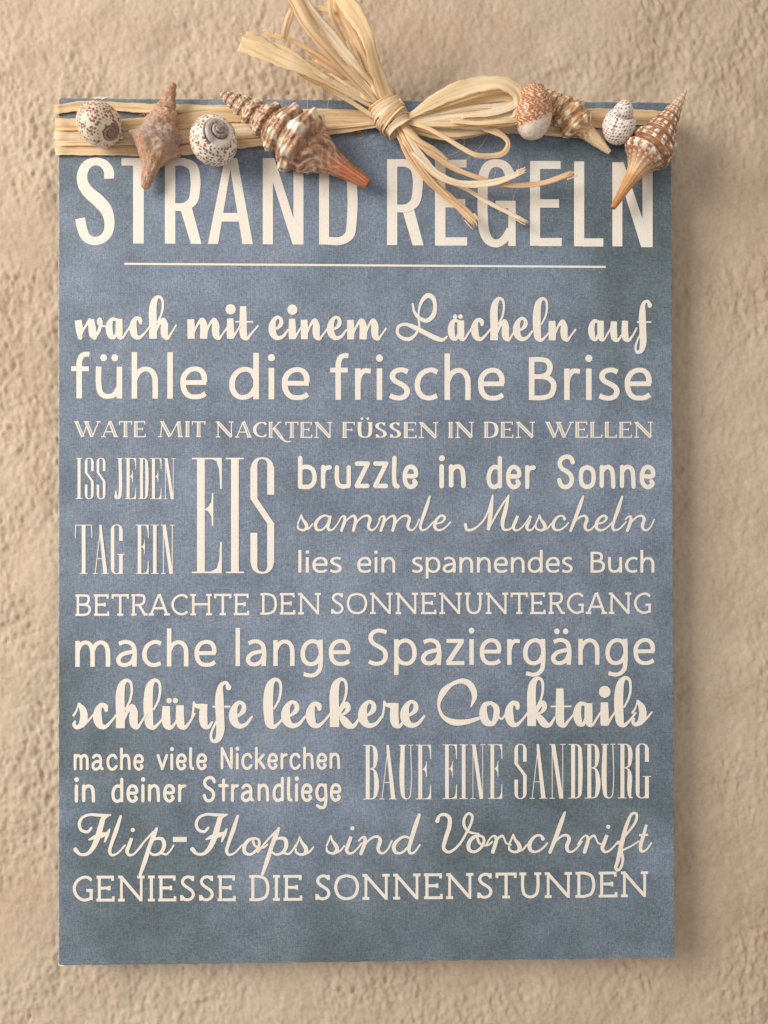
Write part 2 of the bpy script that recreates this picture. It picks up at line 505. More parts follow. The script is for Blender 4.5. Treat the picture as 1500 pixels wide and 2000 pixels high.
for ch, sq in (('i', '9,142:19 9,122:19'),):
    ARIAL[ch] = (0, '9,99 9,0 ; '+sq)
SB_AR = {k: (a*0.8, b*0.8) for k, (a, b) in SB_SANS.items()}

QUIRK = font('''
b 0 14,133 14,10 ; 14,90 45,95 68,85 78,62 76,30 58,10 14,9
r 0 12,94 12,10 ; 12,70 22,88 42,93
u 0 11,92 11,40 18,17 36,10 62,12 ; 64,92 64,12
z 0 12,109 62,109 ; 60,106 12,14 ; 12,12 60,12
l 0 11,133 11,28 15,14 25,10
e 0 15,55 60,58 62,70 56,86 42,95 26,92 14,74 11,45 18,20 34,8 50,12 60,24 54,33
i 0 11,95 11,10 ; dot 12,131,13
n 0 11,95 11,14 ; 12,75 24,91 42,95 56,84 61,58 63,11
d 0 64,133 64,12 ; 64,92 34,94 17,72 13,42 20,18 38,8 62,20
S 0 72,116 64,134 44,140 23,132 13,110 22,90 44,76 62,61 68,38 58,16 38,8 20,16 11,38
o 0 40,95 19,84 12,50 20,18 40,9 62,18 70,50 62,84 40,95
m 0 11,95 11,12 ; 13,75 24,92 36,92 48,80 50,50 50,12 ; 50,72 62,91 76,94 88,82 92,50 92,12
a 0 14,82 30,95 50,92 61,76 62,34 65,16 74,11 ; 62,58 32,55 14,42 12,22 26,8 46,13 62,30
c 0 66,78 52,94 34,94 16,78 11,50 18,22 36,8 54,12 67,26
h 0 11,133 11,12 ; 12,72 24,90 42,95 56,84 61,58 63,12
v 0 10,92 37,10 ; 37,10 66,92
N 0 12,132 12,12 ; 13,130 72,14 ; 74,132 74,12
k 0 12,133 12,10 ; 14,44 58,91 ; 30,58 64,11
t 0 34,125 34,12 ; 10,94 56,94
g 0 64,94 64,-14 55,-31 36,-34 16,-22 ; 64,88 34,95 16,75 12,46 21,18 42,9 64,24
''')
SB_Q = {k: (10, 10) for k in QUIRK}
SB_Q.update(r=(10, 3), e=(8, 7), c=(8, 6), v=(4, 4), t=(4, 4), z=(7, 7), o=(7, 7), k=(10, 4), l=(10, 5))

BRUSH = font('''
w 230 28,135/:50 35,80:54 42,8:34 ; 40,8:16 70,70:16 112,138:22 ; 122,142/:46 130,80:54 138,25:52 148,8:34 ; 146,8:20 166,30:24 188,80:24 196,125:24 186,145:20 174,132:16 180,105:16 205,93:14 240,90:13
a 170 80,138:22 48,142:28 28,105:46 28,50:50 42,16:40 62,10:26 80,50:14 ; 98,145/:50 98,60:52 100,25:50 112,8:34 125,10:20 150,45:15 180,90:14
c 140 86,116:24 80,140:34 55,150:26 34,115:46 32,60:56 48,18:42 75,8:28 110,35:17 150,85:14
h 180 68,120:12 98,180:15 108,250:17 98,296:19 74,306:24 48,280:42 36,230:54 36,100:57 36,0/:57 ; 62,60:14 85,115:24 110,138:34 120,108:50 119,50:54 126,18:46 142,4:26 165,32:15 205,98:13
m 290 30,143/:50 32,80:54 32,0/:52 ; 50,40:14 85,112:20 112,138:34 124,108:52 124,0/:54 ; 145,45:14 175,115:20 200,138:32 212,105:52 212,50:54 220,18:46 236,4:26 258,28:15 295,80:14
n 205 30,143/:50 32,80:54 32,0/:52 ; 50,40:14 82,112:20 108,138:32 120,105:50 120,50:54 127,18:46 144,4:26 166,28:15 206,80:14
i 90 30,150/:46 31,80:54 31,20/:54 31,0/:46 ; 50,12:20 80,60:14 104,98:12 ; dot 32,217,38
t 120 34,240/:46 34,120:54 34,50:54 42,16:48 60,3:28 90,35:16 142,95:14 ; -25,125/:11 108,125/:11
e 141 30,68:14 62,82:20 88,112:32 86,148:26 62,162:22 34,135:36 22,85:54 30,38:50 60,10:34 98,18:24 140,68:15
L 388 127,265:14 140,205:20 178,160:28 232,142:30 280,182:34 293,255:28 275,312:34 240,326:36 202,295:28 178,240:18 170,165:14 175,95:16 145,38:20 105,8:28 50,14:26 14,52:22 22,98:24 65,115:22 135,95:34 225,50:34 305,12:36 350,2:26 384,26:12
l 115 68,120:12 98,180:15 108,250:17 98,296:19 74,306:24 48,280:42 36,230:54 36,60:56 44,18:48 66,3:28 92,22:17 140,80:14
u 195 32,140/:48 32,50:54 40,15:48 60,3:28 84,24:16 112,85:12 ; 120,145/:48 120,50:52 128,15:48 148,3:28 175,28:16 212,90:14
f 127 120,258:36 104,288:20 76,276:28 62,200:52 66,60:54 66,-30:50 48,-78:34 20,-86:20 8,-52:17 30,15:14 55,65:12 ; 18,135/:12 132,135/:12
s 127 6,84:16 22,108:12 38,160:8 ; 40,156:18 64,120:42 72,80:48 64,38:46 42,12:30 22,8:26 8,26:22 16,44:14 ; 62,14:20 95,45:14 130,85:12
r 113 0,60:12 10,120:14 12,165:12 20,145:20 46,138:32 76,138:32 ; 76,153/:46 72,80:52 74,40:52 84,12:42 102,4:26 128,35:14
k 183 68,120:12 98,180:15 108,250:17 98,296:19 74,306:24 48,280:42 36,230:54 36,100:57 36,0/:57 ; 60,70:12 85,125:24 108,146:34 118,118:32 94,86:18 60,76:14 ; 66,80:24 95,42:46 122,12:46 148,6:28 185,55:13
C 268 216,128:10 238,195:34 208,268:40 165,290:34 101,275:26 36,219:42 8,137:20 34,65:24 101,28:40 190,30:32 268,52:22
o 161 78,150:22 38,138:32 26,80:52 48,26:46 86,18:30 108,65:40 108,120:36 78,150:22 ; 112,66:14 145,48:14 170,80:13
''')
BRUSH['ä'] = (170, BRUSH['a'][1]+' ; dot 55,172,17 ; dot 95,172,17')
BRUSH['ü'] = (195, BRUSH['u'][1]+' ; dot 50,175,17 ; dot 90,175,17')

SCRIPT = font('''
s 108 5,45:9 18,75:9 29,104:8 ; 29,104:9 40,74:13 60,46:20 66,22:20 52,4:15 26,4:12 8,16:12 5,34:9 ; 52,4:12 82,15:10 108,45:9
a 185 115,92:10 85,101:12 45,82:17 20,42:20 28,8:17 55,2:12 90,28:12 118,75:12 ; 122,100/:14 110,50:20 104,20:18 113,3:14 135,5:11 165,38:9 190,78:9
m 270 0,75:9 15,92:10 32,96:13 36,78:18 12,0:17 ; 20,28:9 50,70:10 80,95:12 98,98:15 108,80:19 94,0:17 ; 102,28:9 130,70:10 165,96:12 195,98:14 208,80:18 197,30:18 205,8:14 225,2:11 250,22:9 276,75:9
n 185 0,75:9 15,92:10 32,96:13 36,78:18 12,0:17 ; 20,28:9 50,70:10 85,96:12 112,98:14 124,80:18 112,30:18 120,8:14 140,2:11 165,22:9 192,74:9
l 100 77,228:13 51,147:21 22,62:17 13,20:16 25,2:13 55,10:10 102,58:9
e 108 10,45:9 45,50:10 72,67:12 80,88:15 62,101:13 35,86:15 14,50:20 13,20:18 32,3:14 62,6:11 95,30:9 120,56:9
M 310 4,40:18 13,6:15 45,5:15 90,32:11 138,90:11 187,238:9 ; 187,238/:10 172,110:24 158,12:20 ; 158,10:10 235,150:12 294,238:9 ; 294,238/:10 270,130:24 252,48:22 260,10:16 285,4:12 312,18:10 345,60:9
u 160 44,100/:16 26,55:20 15,25:18 24,4:14 45,3:11 80,30:9 118,82:9 ; 130,100/:16 113,50:20 105,22:18 114,4:14 135,5:11 165,42:9
c 112 90,78:18 80,96:12 55,98:12 28,75:16 13,42:20 22,10:16 48,2:12 85,20:10 115,52:9
h 178 103,232:11 86,185:20 60,110:21 18,0:16 ; 28,30:9 55,68:10 90,96:12 116,98:14 127,80:18 114,30:18 122,6:14 142,2:11 175,28:9 200,62:9
F 195 102,160:12 80,138:14 45,148:15 32,182:16 47,218:14 90,238:13 145,235:15 212,236:9 ; 200,232:10 175,222:22 160,180:26 138,105:28 108,40:22 75,8:16 35,8:14 10,34:22 ; 90,92:9 125,108:20 160,118:26 190,128:14 ; 208,152:9 196,125:18 180,80:9
i 85 40,100/:16 24,55:19 14,22:18 24,3:14 45,3:11 75,28:9 103,62:9 ; dot 47,148,12
p 192 100,156:13 85,120:22 60,55:20 30,-40:21 5,-112:15 ; -22,16:9 30,82:10 82,138:10 ; 60,50:10 75,85:11 105,98:14 133,93:18 143,68:20 136,32:18 112,8:14 80,3:12 58,18:11 ; 128,12:12 155,5:11 180,28:9 198,58:9
- 105 2,92/:25 82,92/:25
o 115 78,98:12 42,88:17 16,52:20 18,16:18 44,3:14 82,24:14 102,62:14 98,88:12 78,98:12 ; 66,80:14 74,58:12 96,42:11 128,44:10 150,62:9
d 185 112,90:11 82,99:12 42,78:17 18,40:20 28,8:16 55,2:12 90,26:12 122,72:11 ; 166,226:15 145,165:22 119,78:20 106,26:18 113,3:14 132,4:11 170,50:9
V 168 4,184:20 16,214:14 46,222:16 72,204:19 74,160:21 50,75:20 41,22:17 68,2:14 122,38:12 172,118:12 200,180:13 203,215:13 184,228:12 162,207:13 156,162:14 182,122:12 240,108:9
r 125 0,45:9 25,84:9 45,97:10 56,86:15 38,2:18 ; 50,56:10 70,84:12 92,96:12 102,82:9 114,54:9 140,44:9
f 136 18,48:9 78,118:11 122,188:13 122,224:13 102,226:13 72,170:17 42,62:22 15,-58:18 5,-94:15 16,-107:13 34,-90:13 46,-42:13 42,8:11 60,18:10 95,36:9 135,62:9
t 80 44,160/:12 26,92:18 10,30:18 16,4:14 40,10:10 72,52:9 ; 2,98/:11 54,101/:11
''')

SERIF = font('''
B 0 12,100/ 12,0/ ; 0,T 42,T 60,92 65,76 58,60 42,53 12,53 ; 42,53 63,46 70,28 60,10 42,B 0,B
E 0 12,100 12,0 ; 0,T 70,T ; 12,52 52,52 ; 0,B 73,B ; 67,100:n 67,80:n ; 53,61:n 53,43:n ; 70,0:n 70,20:n
F 0 12,100 12,0 ; 0,T 70,T ; 12,52 52,52 ; 0,B 28,B ; 67,100:n 67,80:n ; 53,61:n 53,43:n
L 0 12,100 12,0 ; 0,T 26,T ; 0,B 70,B ; 67,0:n 67,22:n
T 0 41,100 41,0 ; 0,T 82,T ; 4,100:n 4,79:n ; 78,100:n 78,79:n ; 26,B 56,B
R 0 12,100 12,0 ; 0,T 42,T 59,92 64,75 58,58 42,50 12,50 ; 38,50:k 66,5:k ; 60,B 80,B ; 0,B 26,B
A 0 12,3:n 50,98:n ; 53,100:k 90,3:k ; 26,34 76,34 ; 0,B 27,B ; 76,B 104,B
C 0 78,82 63,93 45,94 22,83 8,62 8,38 22,17 45,6 63,8 79,18
H 0 14,100 14,0 ; 90,100 90,0 ; 14,52 90,52 ; 0,T 28,T ; 76,T 104,T ; 0,B 28,B ; 76,B 104,B
D 0 14,100/ 14,0/ ; 0,T 38,T 64,84 74,50 64,16 38,B 0,B
N 0 14,100:n 14,0:n ; 12,96:k 96,4:k ; 96,100:n 96,0:n ; 0,T 18,T ; 0,B 28,B ; 80,T 110,T
S 0 53,98:n 53,78:n ; 53,84 42,93 28,94 14,86 10,73 20,60 36,50 50,39 55,25 48,12 34,6 18,8 7,20 ; 6,2:n 6,24:n
O 0 51,95 20,84 7,50 20,16 51,5 82,16 95,50 82,84 51,95
U 0 14,100 14,36 20,16 36,6 52,6 68,16 74,36 74,100 ; 0,T 28,T ; 60,T 88,T
G 0 78,82 63,93 45,94 22,83 8,62 8,38 22,17 45,6 62,8 76,14 ; 76,46 76,6 ; 56,43 84,43
I 0 14,100 14,0 ; 0,T 28,T ; 0,B 28,B
W 0 14,98:k 54,2:k ; 54,2:n 84,96:n ; 74,98:k 112,2:k ; 112,2:n 152,98:n ; 0,T 28,T ; 60,T 96,T ; 138,T 166,T
M 0 14,0:n 27,98:n ; 24,98:k 72,4:k ; 72,4:n 120,98:n ; 122,98:k 132,0:k ; 0,B 26,B ; 118,B 148,B ; 12,T 28,T ; 118,T 136,T
K 0 12,100 12,0 ; 14,44:n 68,98:n ; 34,60:k 74,8:k ; 72,10:k 92,-14:12 116,-26:8 140,-20:5 ; 0,T 26,T ; 0,B 26,B ; 56,T 80,T
''')
SERIF['Ü'] = (0, SERIF['U'][1]+' ; dot 27,122,8 ; dot 61,122,8')
SB_SE = {k: (7, 7) for k in SERIF}
SB_SE.update(A=(1, 1), T=(4, 4), C=(8, 4), O=(7, 7), W=(2, 1), G=(8, 7), R=(7, 3), K=(7, -42), S=(9, 9))

DIDO = font('''
I 0 7.7,100 7.7,0 ; 0,T 15.5,T ; 0,B 15.5,B
E 0 7.8,100 7.8,0 ; 0,T 25.7,T ; 0,B 25.7,B ; poly 16,99.5 21.2,97 23.5,89 24.3,73 25.7,73 25.7,99.8 ; poly 11,55 14.2,57.5 16.8,62 17.2,69.5 18.5,69.5 18.5,41 17.2,41 16.8,49 14.2,53.5 ; poly 14,.5 21.2,4 23.5,11.5 24.3,27 25.7,27 25.7,.5
S 0 3,88:6 3.8,95:4.6 6.2,98.6:2.6 10,99.6:1.7 14,98.6:2.6 16.6,95:4.6 17.4,88:6 ; 17.4,92/:6 17.4,68/:6 ; 3,92/:6 3,64/:6 ; poly 0,64.5 6,64.5 20.4,43 14.4,43 ; 17.4,43.5/:6 17.4,9/:6 ; 3,35/:6 3,9/:6 ; 3,12:6 3.8,5:4.6 6.4,1.4:2.6 10.2,.4:1.7 14,1.4:2.6 16.6,5:4.6 17.4,12:6
D 0 7.8,100 7.8,0 ; 0,T 13,T ; 12,99.2:1.6 16,97.5:3 18.6,93:5.5 19.2,86:6.4 19.2,14:6.4 18.6,7:5.5 16,2.5:3 12,.8:1.6 ; 0,B 13,B
N 0 4.5,100:n 4.5,0:n ; 22,100:n 22,0:n ; poly 2.6,100 9.4,100 23,0 16.4,0 ; 0,T 8,T ; 0,B 9,B ; 17.5,T 27,T
J 0 11,100 11,12:6.8 9.5,4:4 6,.6:1.8 2.6,3.5:2.6 1.8,10:4 ; 5,T 17,T ; 1.8,20:4 1.8,9:4
T 0 16,100 16,0 ; 1,T 31,T ; 1.6,99:1.6 1,90:1.8 .7,73:1.2 ; 30.4,99:1.6 31,90:1.8 31.3,73:1.2 ; 8.5,B 23.5,B
A 0 4.5,0:n 14.6,96:n ; poly 12,100 16,100 27,0 19.6,0 12.2,88 ; 7,31 20,31 ; 0,B 9,B ; 16.5,B 30,B
G 0 3.4,88:6.6 4.2,95:4.6 7,98.8:2.4 11,99.6:1.7 15,98.6:2.6 17.8,95:4.6 18.8,88:6.6 ; 18.8,92/:6.6 18.8,67/:6.6 ; 3.4,92/:6.6 3.4,9/:6.6 ; 3.4,12:6.6 4.2,5:4.6 7,1.4:2.6 11,.5:1.8 15,2:2.6 18,7:3 ; 18.8,40/:6.6 18.8,0/:6.6 ; 12,40 26,40
B 0 7.8,100 7.8,0 ; 12,99:1.6 16.6,97.5:3 19.6,92:6 20,66:6 18,58.5:3.4 12,56:1.6 ; 12,56:1.6 18,54:3 20.6,47:6 20.6,9:6 17.6,2.5:3 12,.8:1.6 ; 0,T 13,T ; 0,B 13,B ; 9,56 13,56
U 0 6.2,100:6.8 6.2,13:6.8 8,4:4.6 13,.7:2 17.8,4:1.8 19.6,13:1.6 19.6,100:1.6 ; 0,T 12.4,T ; 15.5,T 23.8,T
R 0 7.8,100 7.8,0 ; 12,99:1.6 16.6,97.5:3 19.6,92:6 20,66:6 18,58.5:3.4 12,56:1.6 ; 12,56:1.6 17.6,53:3 19.4,47:6 19.6,9:6 21,2:3.6 25,.6:1.6 ; 0,T 13,T ; 0,B 14.5,B ; 9,56 13,56
''')
SB_DI = {k: (2.2, 2.2) for k in DIDO}
SB_DI.update(A=(1, 1), S=(3.5, 3.5), T=(1, 0), U=(1.5, 1.5))

def direct(pen, ox, oy, sc_, text):
    """glyphs traced in enlarged photo units: polys and strokes, y downwards"""
    st = Style(50, 37)
    pen.stroke_text(text, st, lambda x, y: (ox+x/sc_, oy+y/sc_))
pen = Pen()
direct(pen, 100, 280, 2.5, '''
283,172/:49 280,132:48 256,100:42 215,88:38 174,105:44 152,150:50 155,195:54 180,236:58 230,280:62 268,325:58 284,378:50 278,432:46 255,463:42 214,477:40 172,460:44 150,412:48 141,366/:49 ;
poly 343,72 508,72 508,108 343,108 ; poly 400,100 452,100 452,489 400,489 ;
poly 555,74 606,74 606,490 555,490 ; 600,91:37 650,92:38 690,114:46 703,160:48 703,228:48 690,282:46 655,308:40 600,311:37 ; poly 630,318 686,310 734,491 682,491 ;
poly 848,72 884,72 815,491 765,491 ; poly 866,72 908,72 985,492 934,492 ; poly 826,340 925,340 925,382 826,382 ;
poly 1033,72 1083,72 1083,493 1033,493 ; poly 1183,74 1232,74 1232,494 1183,494 ; poly 1045,72 1090,72 1224,494 1179,494 ;
poly 1308,74 1357,74 1357,494 1308,494 ; 1350,92:38 1420,94:40 1456,120:46 1466,172:48 1466,398:48 1456,448:46 1416,475:40 1350,476:38''')
direct(pen, 720, 280, 2.5, '''
poly 90,77 140,77 140,497 90,497 ; 134,95:37 188,98:38 224,118:46 238,162:48 238,232:48 225,288:46 190,315:40 134,318:37 ; poly 164,324 220,316 268,498 215,498 ;
poly 324,80 375,80 375,499 324,499 ; poly 370,80 478,80 478,118 370,118 ; poly 370,272 472,272 472,313 370,313 ; poly 370,459 481,459 481,499 370,499 ;
695,176/:49 684,138:46 662,108:42 622,96:38 584,110:44 562,152:48 557,240:49 557,350:49 568,440:48 592,478:42 626,489:38 660,470:38 690,420:34 ; poly 682,284 718,284 718,501 682,501 ; poly 620,280 718,280 718,317 620,317 ;
poly 788,86 837,86 837,500 788,500 ; poly 832,86 938,86 938,125 832,125 ; poly 832,273 930,273 930,314 832,314 ; poly 832,462 943,462 943,502 832,502 ;
poly 1003,88 1053,88 1053,503 1003,503 ; poly 1048,464 1146,464 1146,504 1048,504 ;
poly 1190,92 1239,92 1239,503 1190,503 ; poly 1337,92 1387,92 1387,507 1337,507 ; poly 1203,92 1245,92 1383,507 1331,507''')
pen.build('headline reading STRAND REGELN in tall narrow capitals')
pen = Pen()
pen.poly([(243, 513.2), (1183, 519.2), (1183, 523.2), (243, 517.2)], lambda x, y: (x, y))
pen.build('thin cream rule under the headline', 'rule_line')

st_brush = Style(54, 14, 'round')
pen = Pen(); K = 1/3.75
for t, a, b_, yl, yr in (('wach', 146, 345.5, 661.3, 661.5), ('mit', 366, 505.5, 661.5, 662), ('einem', 524.5, 755.5, 662.5, 663), ('Lächeln', 773.5, 1126, 664, 665), ('auf', 1149.5, 1273.5, 665, 665)):
    word(pen, t, BRUSH, st_brush, a, b_, yl, yr, K, connected=True)
pen.build('line reading wach mit einem Lächeln auf in fat brush script')
st_sans = Style(18, 15)
pen = Pen()
for t, a, b_, yl, yr in (('fühle', 139, 405, 778, 779), ('die', 448, 605, 779.5, 780.5), ('frische', 645, 986, 780.7, 781.5), ('Brise', 1033, 1273, 781.3, 781.3)):
    word(pen, t, SANS, st_sans, a, b_, yl, yr, 0.622, SB_SANS)
pen.build('line reading fühle die frische Brise')
st_serif = Style(21, 6.5, thin=6.5); st_serif.inline = True
pen = Pen()
for t, a, b_, yl, yr in (('WATE', 144.7, 284.7, 853.8, 854), ('MIT', 308.5, 401.5, 853.8, 854), ('NACKTEN', 421.5, 649, 854.3, 855.5), ('FÜSSEN', 669, 856, 855.5, 855.8), ('IN', 875.5, 926, 855.5, 855), ('DEN', 945, 1044.7, 855, 855), ('WELLEN', 1065, 1275.7, 855, 855)):
    word(pen, t, SERIF, st_serif, a, b_, yl, yr, 0.312, SB_SE)
pen.build('line reading WATE MIT NACKTEN FÜSSEN IN DEN WELLEN in thin inline capitals')
st_dido = Style(7, 1.7, thin=1.6)
pen = Pen()
word(pen, 'ISS', DIDO, st_dido, 148, 206, 974.3, 974.6, 0.80, SB_DI)
word(pen, 'JEDEN', DIDO, st_dido, 224.6, 342.8, 974.6, 975, 0.80, SB_DI)
word(pen, 'TAG', DIDO, st_dido, 146.6, 243.8, 1121, 1121, 0.962, SB_DI)
word(pen, 'EIN', DIDO, st_dido, 264.7, 341.5, 1121, 1121, 0.962, SB_DI)
pen.build('small block reading ISS JEDEN TAG EIN in narrow capitals')
pen = Pen()
word(pen, 'EIS', DIDO, Style(6.6, 1.4, thin=1.3), 374.6, 535.6, 1119.5, 1119.5, 2.255, {'E': (0, 3.5), 'I': (0, 5.5), 'S': (0, 0)})
pen.build('word EIS in very tall narrow capitals')
st_q = Style(20, 19.5, 'round')
pen = Pen()
for t, a, b_, yl, yr in (('bruzzle', 582, 817, 954.5, 954.5), ('in', 858, 910, 954, 954), ('der', 950.4, 1046.7, 955, 955), ('Sonne', 1088, 1280, 955, 955)):
    word(pen, t, QUIRK, st_q, a, b_, yl, yr, 0.45, SB_Q)
pen.build('line reading bruzzle in der Sonne in rounded hand lettering')
st_sc = Style(16, 10, 'round', mul=1.18)
pen = Pen()
word(pen, 'sammle', SCRIPT, st_sc, 580, 881.5, 1036, 1036, 0.289, connected=True)
word(pen, 'Muscheln', SCRIPT, st_sc, 906, 1279.5, 1036.2, 1036.2, 0.289, connected=True)
pen.build('line reading sammle Muscheln in thin slanted script')
st_ar = Style(17.5, 15)
pen = Pen()
for t, a, b_ in (('lies', 582.7, 667.3), ('ein', 698, 772), ('spannendes', 804.5, 1118.4), ('Buch', 1153.5, 1278)):
    word(pen, t, ARIAL, st_ar, a, b_, 1118.3, 1118.3, 0.303, SB_AR)
pen.build('line reading lies ein spannendes Buch')
st_slab = Style(12, 10.5)
pen = Pen()
for t, a, b_, yl, yr in (('BETRACHTE', 147.3, 486.8, 1203, 1201.5), ('DEN', 508.7, 626.8, 1200.5, 1200), ('SONNENUNTERGANG', 647, 1272, 1199.6, 1199.2)):
    word(pen, t, SERIF, st_slab, a, b_, yl, yr, 0.42, SB_SE)
pen.build('line reading BETRACHTE DEN SONNENUNTERGANG in slab capitals')
pen = Pen()
for t, a, b_, yl, yr in (('mache', 147, 423, 1302.3, 1301.5), ('lange', 460, 684.7, 1301, 1299.6), ('Spaziergänge', 719, 1279.5, 1299, 1298)):
    word(pen, t, SANS, st_sans, a, b_, yl, yr, 0.51, SB_SANS)
pen.build('line reading mache lange Spaziergänge')
pen = Pen(); K = 1.145/3.75
for t, a, b_, yl, yr in (('schlürfe', 141, 494, 1422.7, 1421), ('leckere', 516, 831, 1420.5, 1419.5), ('Cocktails', 854, 1275, 1419, 1417)):
    word(pen, t, BRUSH, st_brush, a, b_, yl, yr, K, connected=True)
pen.build('line reading schlürfe leckere Cocktails in fat brush script')
st_q2 = Style(18.5, 18, 'round')
pen = Pen()
for t, a, b_, yl, yr, u in (('mache', 144, 281, 1505, 1505, .315), ('viele', 306, 404.5, 1504.5, 1504, .315), ('Nickerchen', 431, 664.5, 1503.5, 1503, .315),
                        ('in', 146, 186, 1568, 1568, .345), ('deiner', 217.6, 364, 1568, 1567, .345), ('Strandliege', 396, 666.7, 1567, 1565.5, .345)):
    word(pen, t, QUIRK, st_q2, a, b_, yl, yr, u, SB_Q)
pen.build('two small lines reading mache viele Nickerchen in deiner Strandliege')
pen = Pen()
for t, a, b_, yl, yr in (('BAUE', 709, 842, 1561.5, 1561), ('EINE', 864.5, 981, 1560.5, 1560.2), ('SANDBURG', 1004.6, 1272, 1560, 1559)):
    word(pen, t, DIDO, Style(6.6, 1.4, thin=1.3), a, b_, yl, yr, 1.065, SB_DI)
pen.build('block reading BAUE EINE SANDBURG in tall narrow capitals')
pen = Pen()
for t, a, b_, yl, yr in (('Flip-Flops', 143, 614, 1670.8, 1669.5), ('sind', 636, 822, 1667.3, 1667), ('Vorschrift', 850, 1274, 1665, 1664)):
    word(pen, t, SCRIPT, st_sc, a, b_, yl, yr, 0.334, connected=True)
pen.build('line reading Flip-Flops sind Vorschrift in slanted script')
pen = Pen()
for t, a, b_, yl, yr in (('GENIESSE', 143, 460.5, 1761, 1760), ('DIE', 487, 590.7, 1759.7, 1759.2), ('SONNENSTUNDEN', 616, 1266, 1758.5, 1752)):
    word(pen, t, SERIF, Style(12.5, 11), a, b_, yl, yr, 0.505, SB_SE)
pen.build('line reading GENIESSE DIE SONNENSTUNDEN in bold slab capitals')

# ------------------------------------------------------------------ shells
OUT = Vector((0, -1, 0))
def sstep(a, lo, hi):
    t = np.clip((a-lo)/(hi-lo), 0, 1); return t*t*(3-2*t)
def lerp(a, b, f): return a + (b-a)*f[..., None]
def hash2(i, j, k=0):
    v = np.sin(i*127.1 + j*311.7 + k*74.7)*43758.5453; return v-np.floor(v)
def vnoise(x, y, seed=0):
    xi, yi = np.floor(x), np.floor(y); fx, fy = x-xi, y-yi
    fx, fy = fx*fx*(3-2*fx), fy*fy*(3-2*fy)
    a, b, c, d = hash2(xi, yi, seed), hash2(xi+1, yi, seed), hash2(xi, yi+1, seed), hash2(xi+1, yi+1, seed)
    return (a*(1-fx)+b*fx)*(1-fy)+(c*(1-fx)+d*fx)*fy
def C(*c): return np.array(c)
def grid_mesh(name, co, colr, mat, closed_v, parent=None, origin=None):
    nu, nv = co.shape[:2]
    o3 = np.array(origin) if origin is not None else np.zeros(3)
    v = (co - o3).reshape(-1, 3)
    i = np.arange(nu-1)[:, None]*nv; j = np.arange(nv if closed_v else nv-1)[None, :]; j2 = (j+1) % nv
    f = np.stack([i+j, i+j2, i+nv+j2, i+nv+j], -1).reshape(-1, 4)
    me = bpy.data.meshes.new(name)
    me.vertices.add(len(v)); me.vertices.foreach_set('co', v.ravel())
    me.loops.add(f.size); me.loops.foreach_set('vertex_index', f.ravel())
    me.polygons.add(len(f)); me.polygons.foreach_set('loop_start', np.arange(len(f))*4)
    me.polygons.foreach_set('use_smooth', np.ones(len(f), bool))
    if colr is not None:
        a = me.color_attributes.new('pigment', 'FLOAT_COLOR', 'POINT')
        a.data.foreach_set('color', np.concatenate([np.clip(colr, 0, 1).reshape(-1, 3), np.ones((nu*nv, 1))], 1).ravel())
    me.materials.append(mat); me.update(calc_edges=True); me.validate()
    ob = bpy.data.objects.new(name, me); col.objects.link(ob)
    ob.location = tuple(o3) if parent is None else tuple(o3 - np.array(parent.location))
    if parent: ob.parent = parent
    return ob

def turret(name, A, B, prof, nwh, tb, paint, mat, N=10, sut=0.16, knob=0.22, cord=0.03, cords=5, bulge=0.1, q=6.0, roll=0.0, bend=0.0, nt=300, nth=132, kp=0.55, ksharp=2.0, seed=0, wob=0.03, ribs=0.0, spire_end=None, flat=1.0):
    """spired shell: whorls wound round the line from the tip A to the end of the canal B"""
    a = np.array(P(*A)); b = np.array(P(*B)); d = b-a; L = np.linalg.norm(d); d = d/L
    out = np.array(OUT); side = np.cross(d, out); side /= np.linalg.norm(side); up = np.cross(side, d)
    t = np.linspace(0, 1, nt)[:, None]; th = (np.arange(nth)/nth*2*np.pi)[None, :]
    R = np.interp(t, [p[0] for p in prof], [p[1] for p in prof])
    for _ in range(6): R[1:-1] = (R[:-2]+2*R[1:-1]+R[2:])/4
    R = R*PXM*(1-0.006/0.2526)
    W = nwh*np.log(1+q*np.minimum(t, 1)/tb)/np.log(1+q)
    Th = W - (th+roll)/(2*np.pi); p = Th-np.floor(Th); wi = np.floor(Th)
    mask = 1-sstep(t, tb*0.98, tb*1.12)+0*th
    T = t+0*th; TH = th+0*t
    suture = np.exp(-(np.minimum(p, 1-p)/0.09)**2)
    kn = np.exp(-((p-kp)/0.17)**2)*np.maximum(0, 0.5+0.5*np.cos(N*TH+wi*1.7+seed))**ksharp
    kfade = 1-sstep(T, tb*1.02, tb*1.22)
    cd = np.cos(2*np.pi*cords*p)*mask + (1-mask)*np.cos(TH*13+T*8)*0.8
    nz = vnoise(TH*3, T*22, seed)-0.5 + 0.5*(vnoise(TH*9, T*60, seed+3)-0.5)
    rib = np.cos(TH*N*3+wi*2.1)*0.5
    r = R*(1 + mask*(bulge*np.sin(np.pi*p) - sut*suture) + knob*kn*kfade + cord*cd + wob*nz*2 + ribs*rib*mask)
    ctr = a + d*L*T[..., None]
    ctr = ctr + up*(bend*np.sin(np.pi*T))[..., None]
    co = ctr + r[..., None]*(np.cos(TH)[..., None]*side + flat*np.sin(TH)[..., None]*up)
    colr = paint(T, TH, p, wi, kn*kfade, suture*mask, mask, cd, nz)
    # close both ends
    co = np.concatenate([ctr[:1]*1.0, co, ctr[-1:]], 0); colr = np.concatenate([colr[:1], colr, colr[-1:]*0.6], 0)
    return grid_mesh(name, co, colr, mat, True, origin=(a+b)/2)

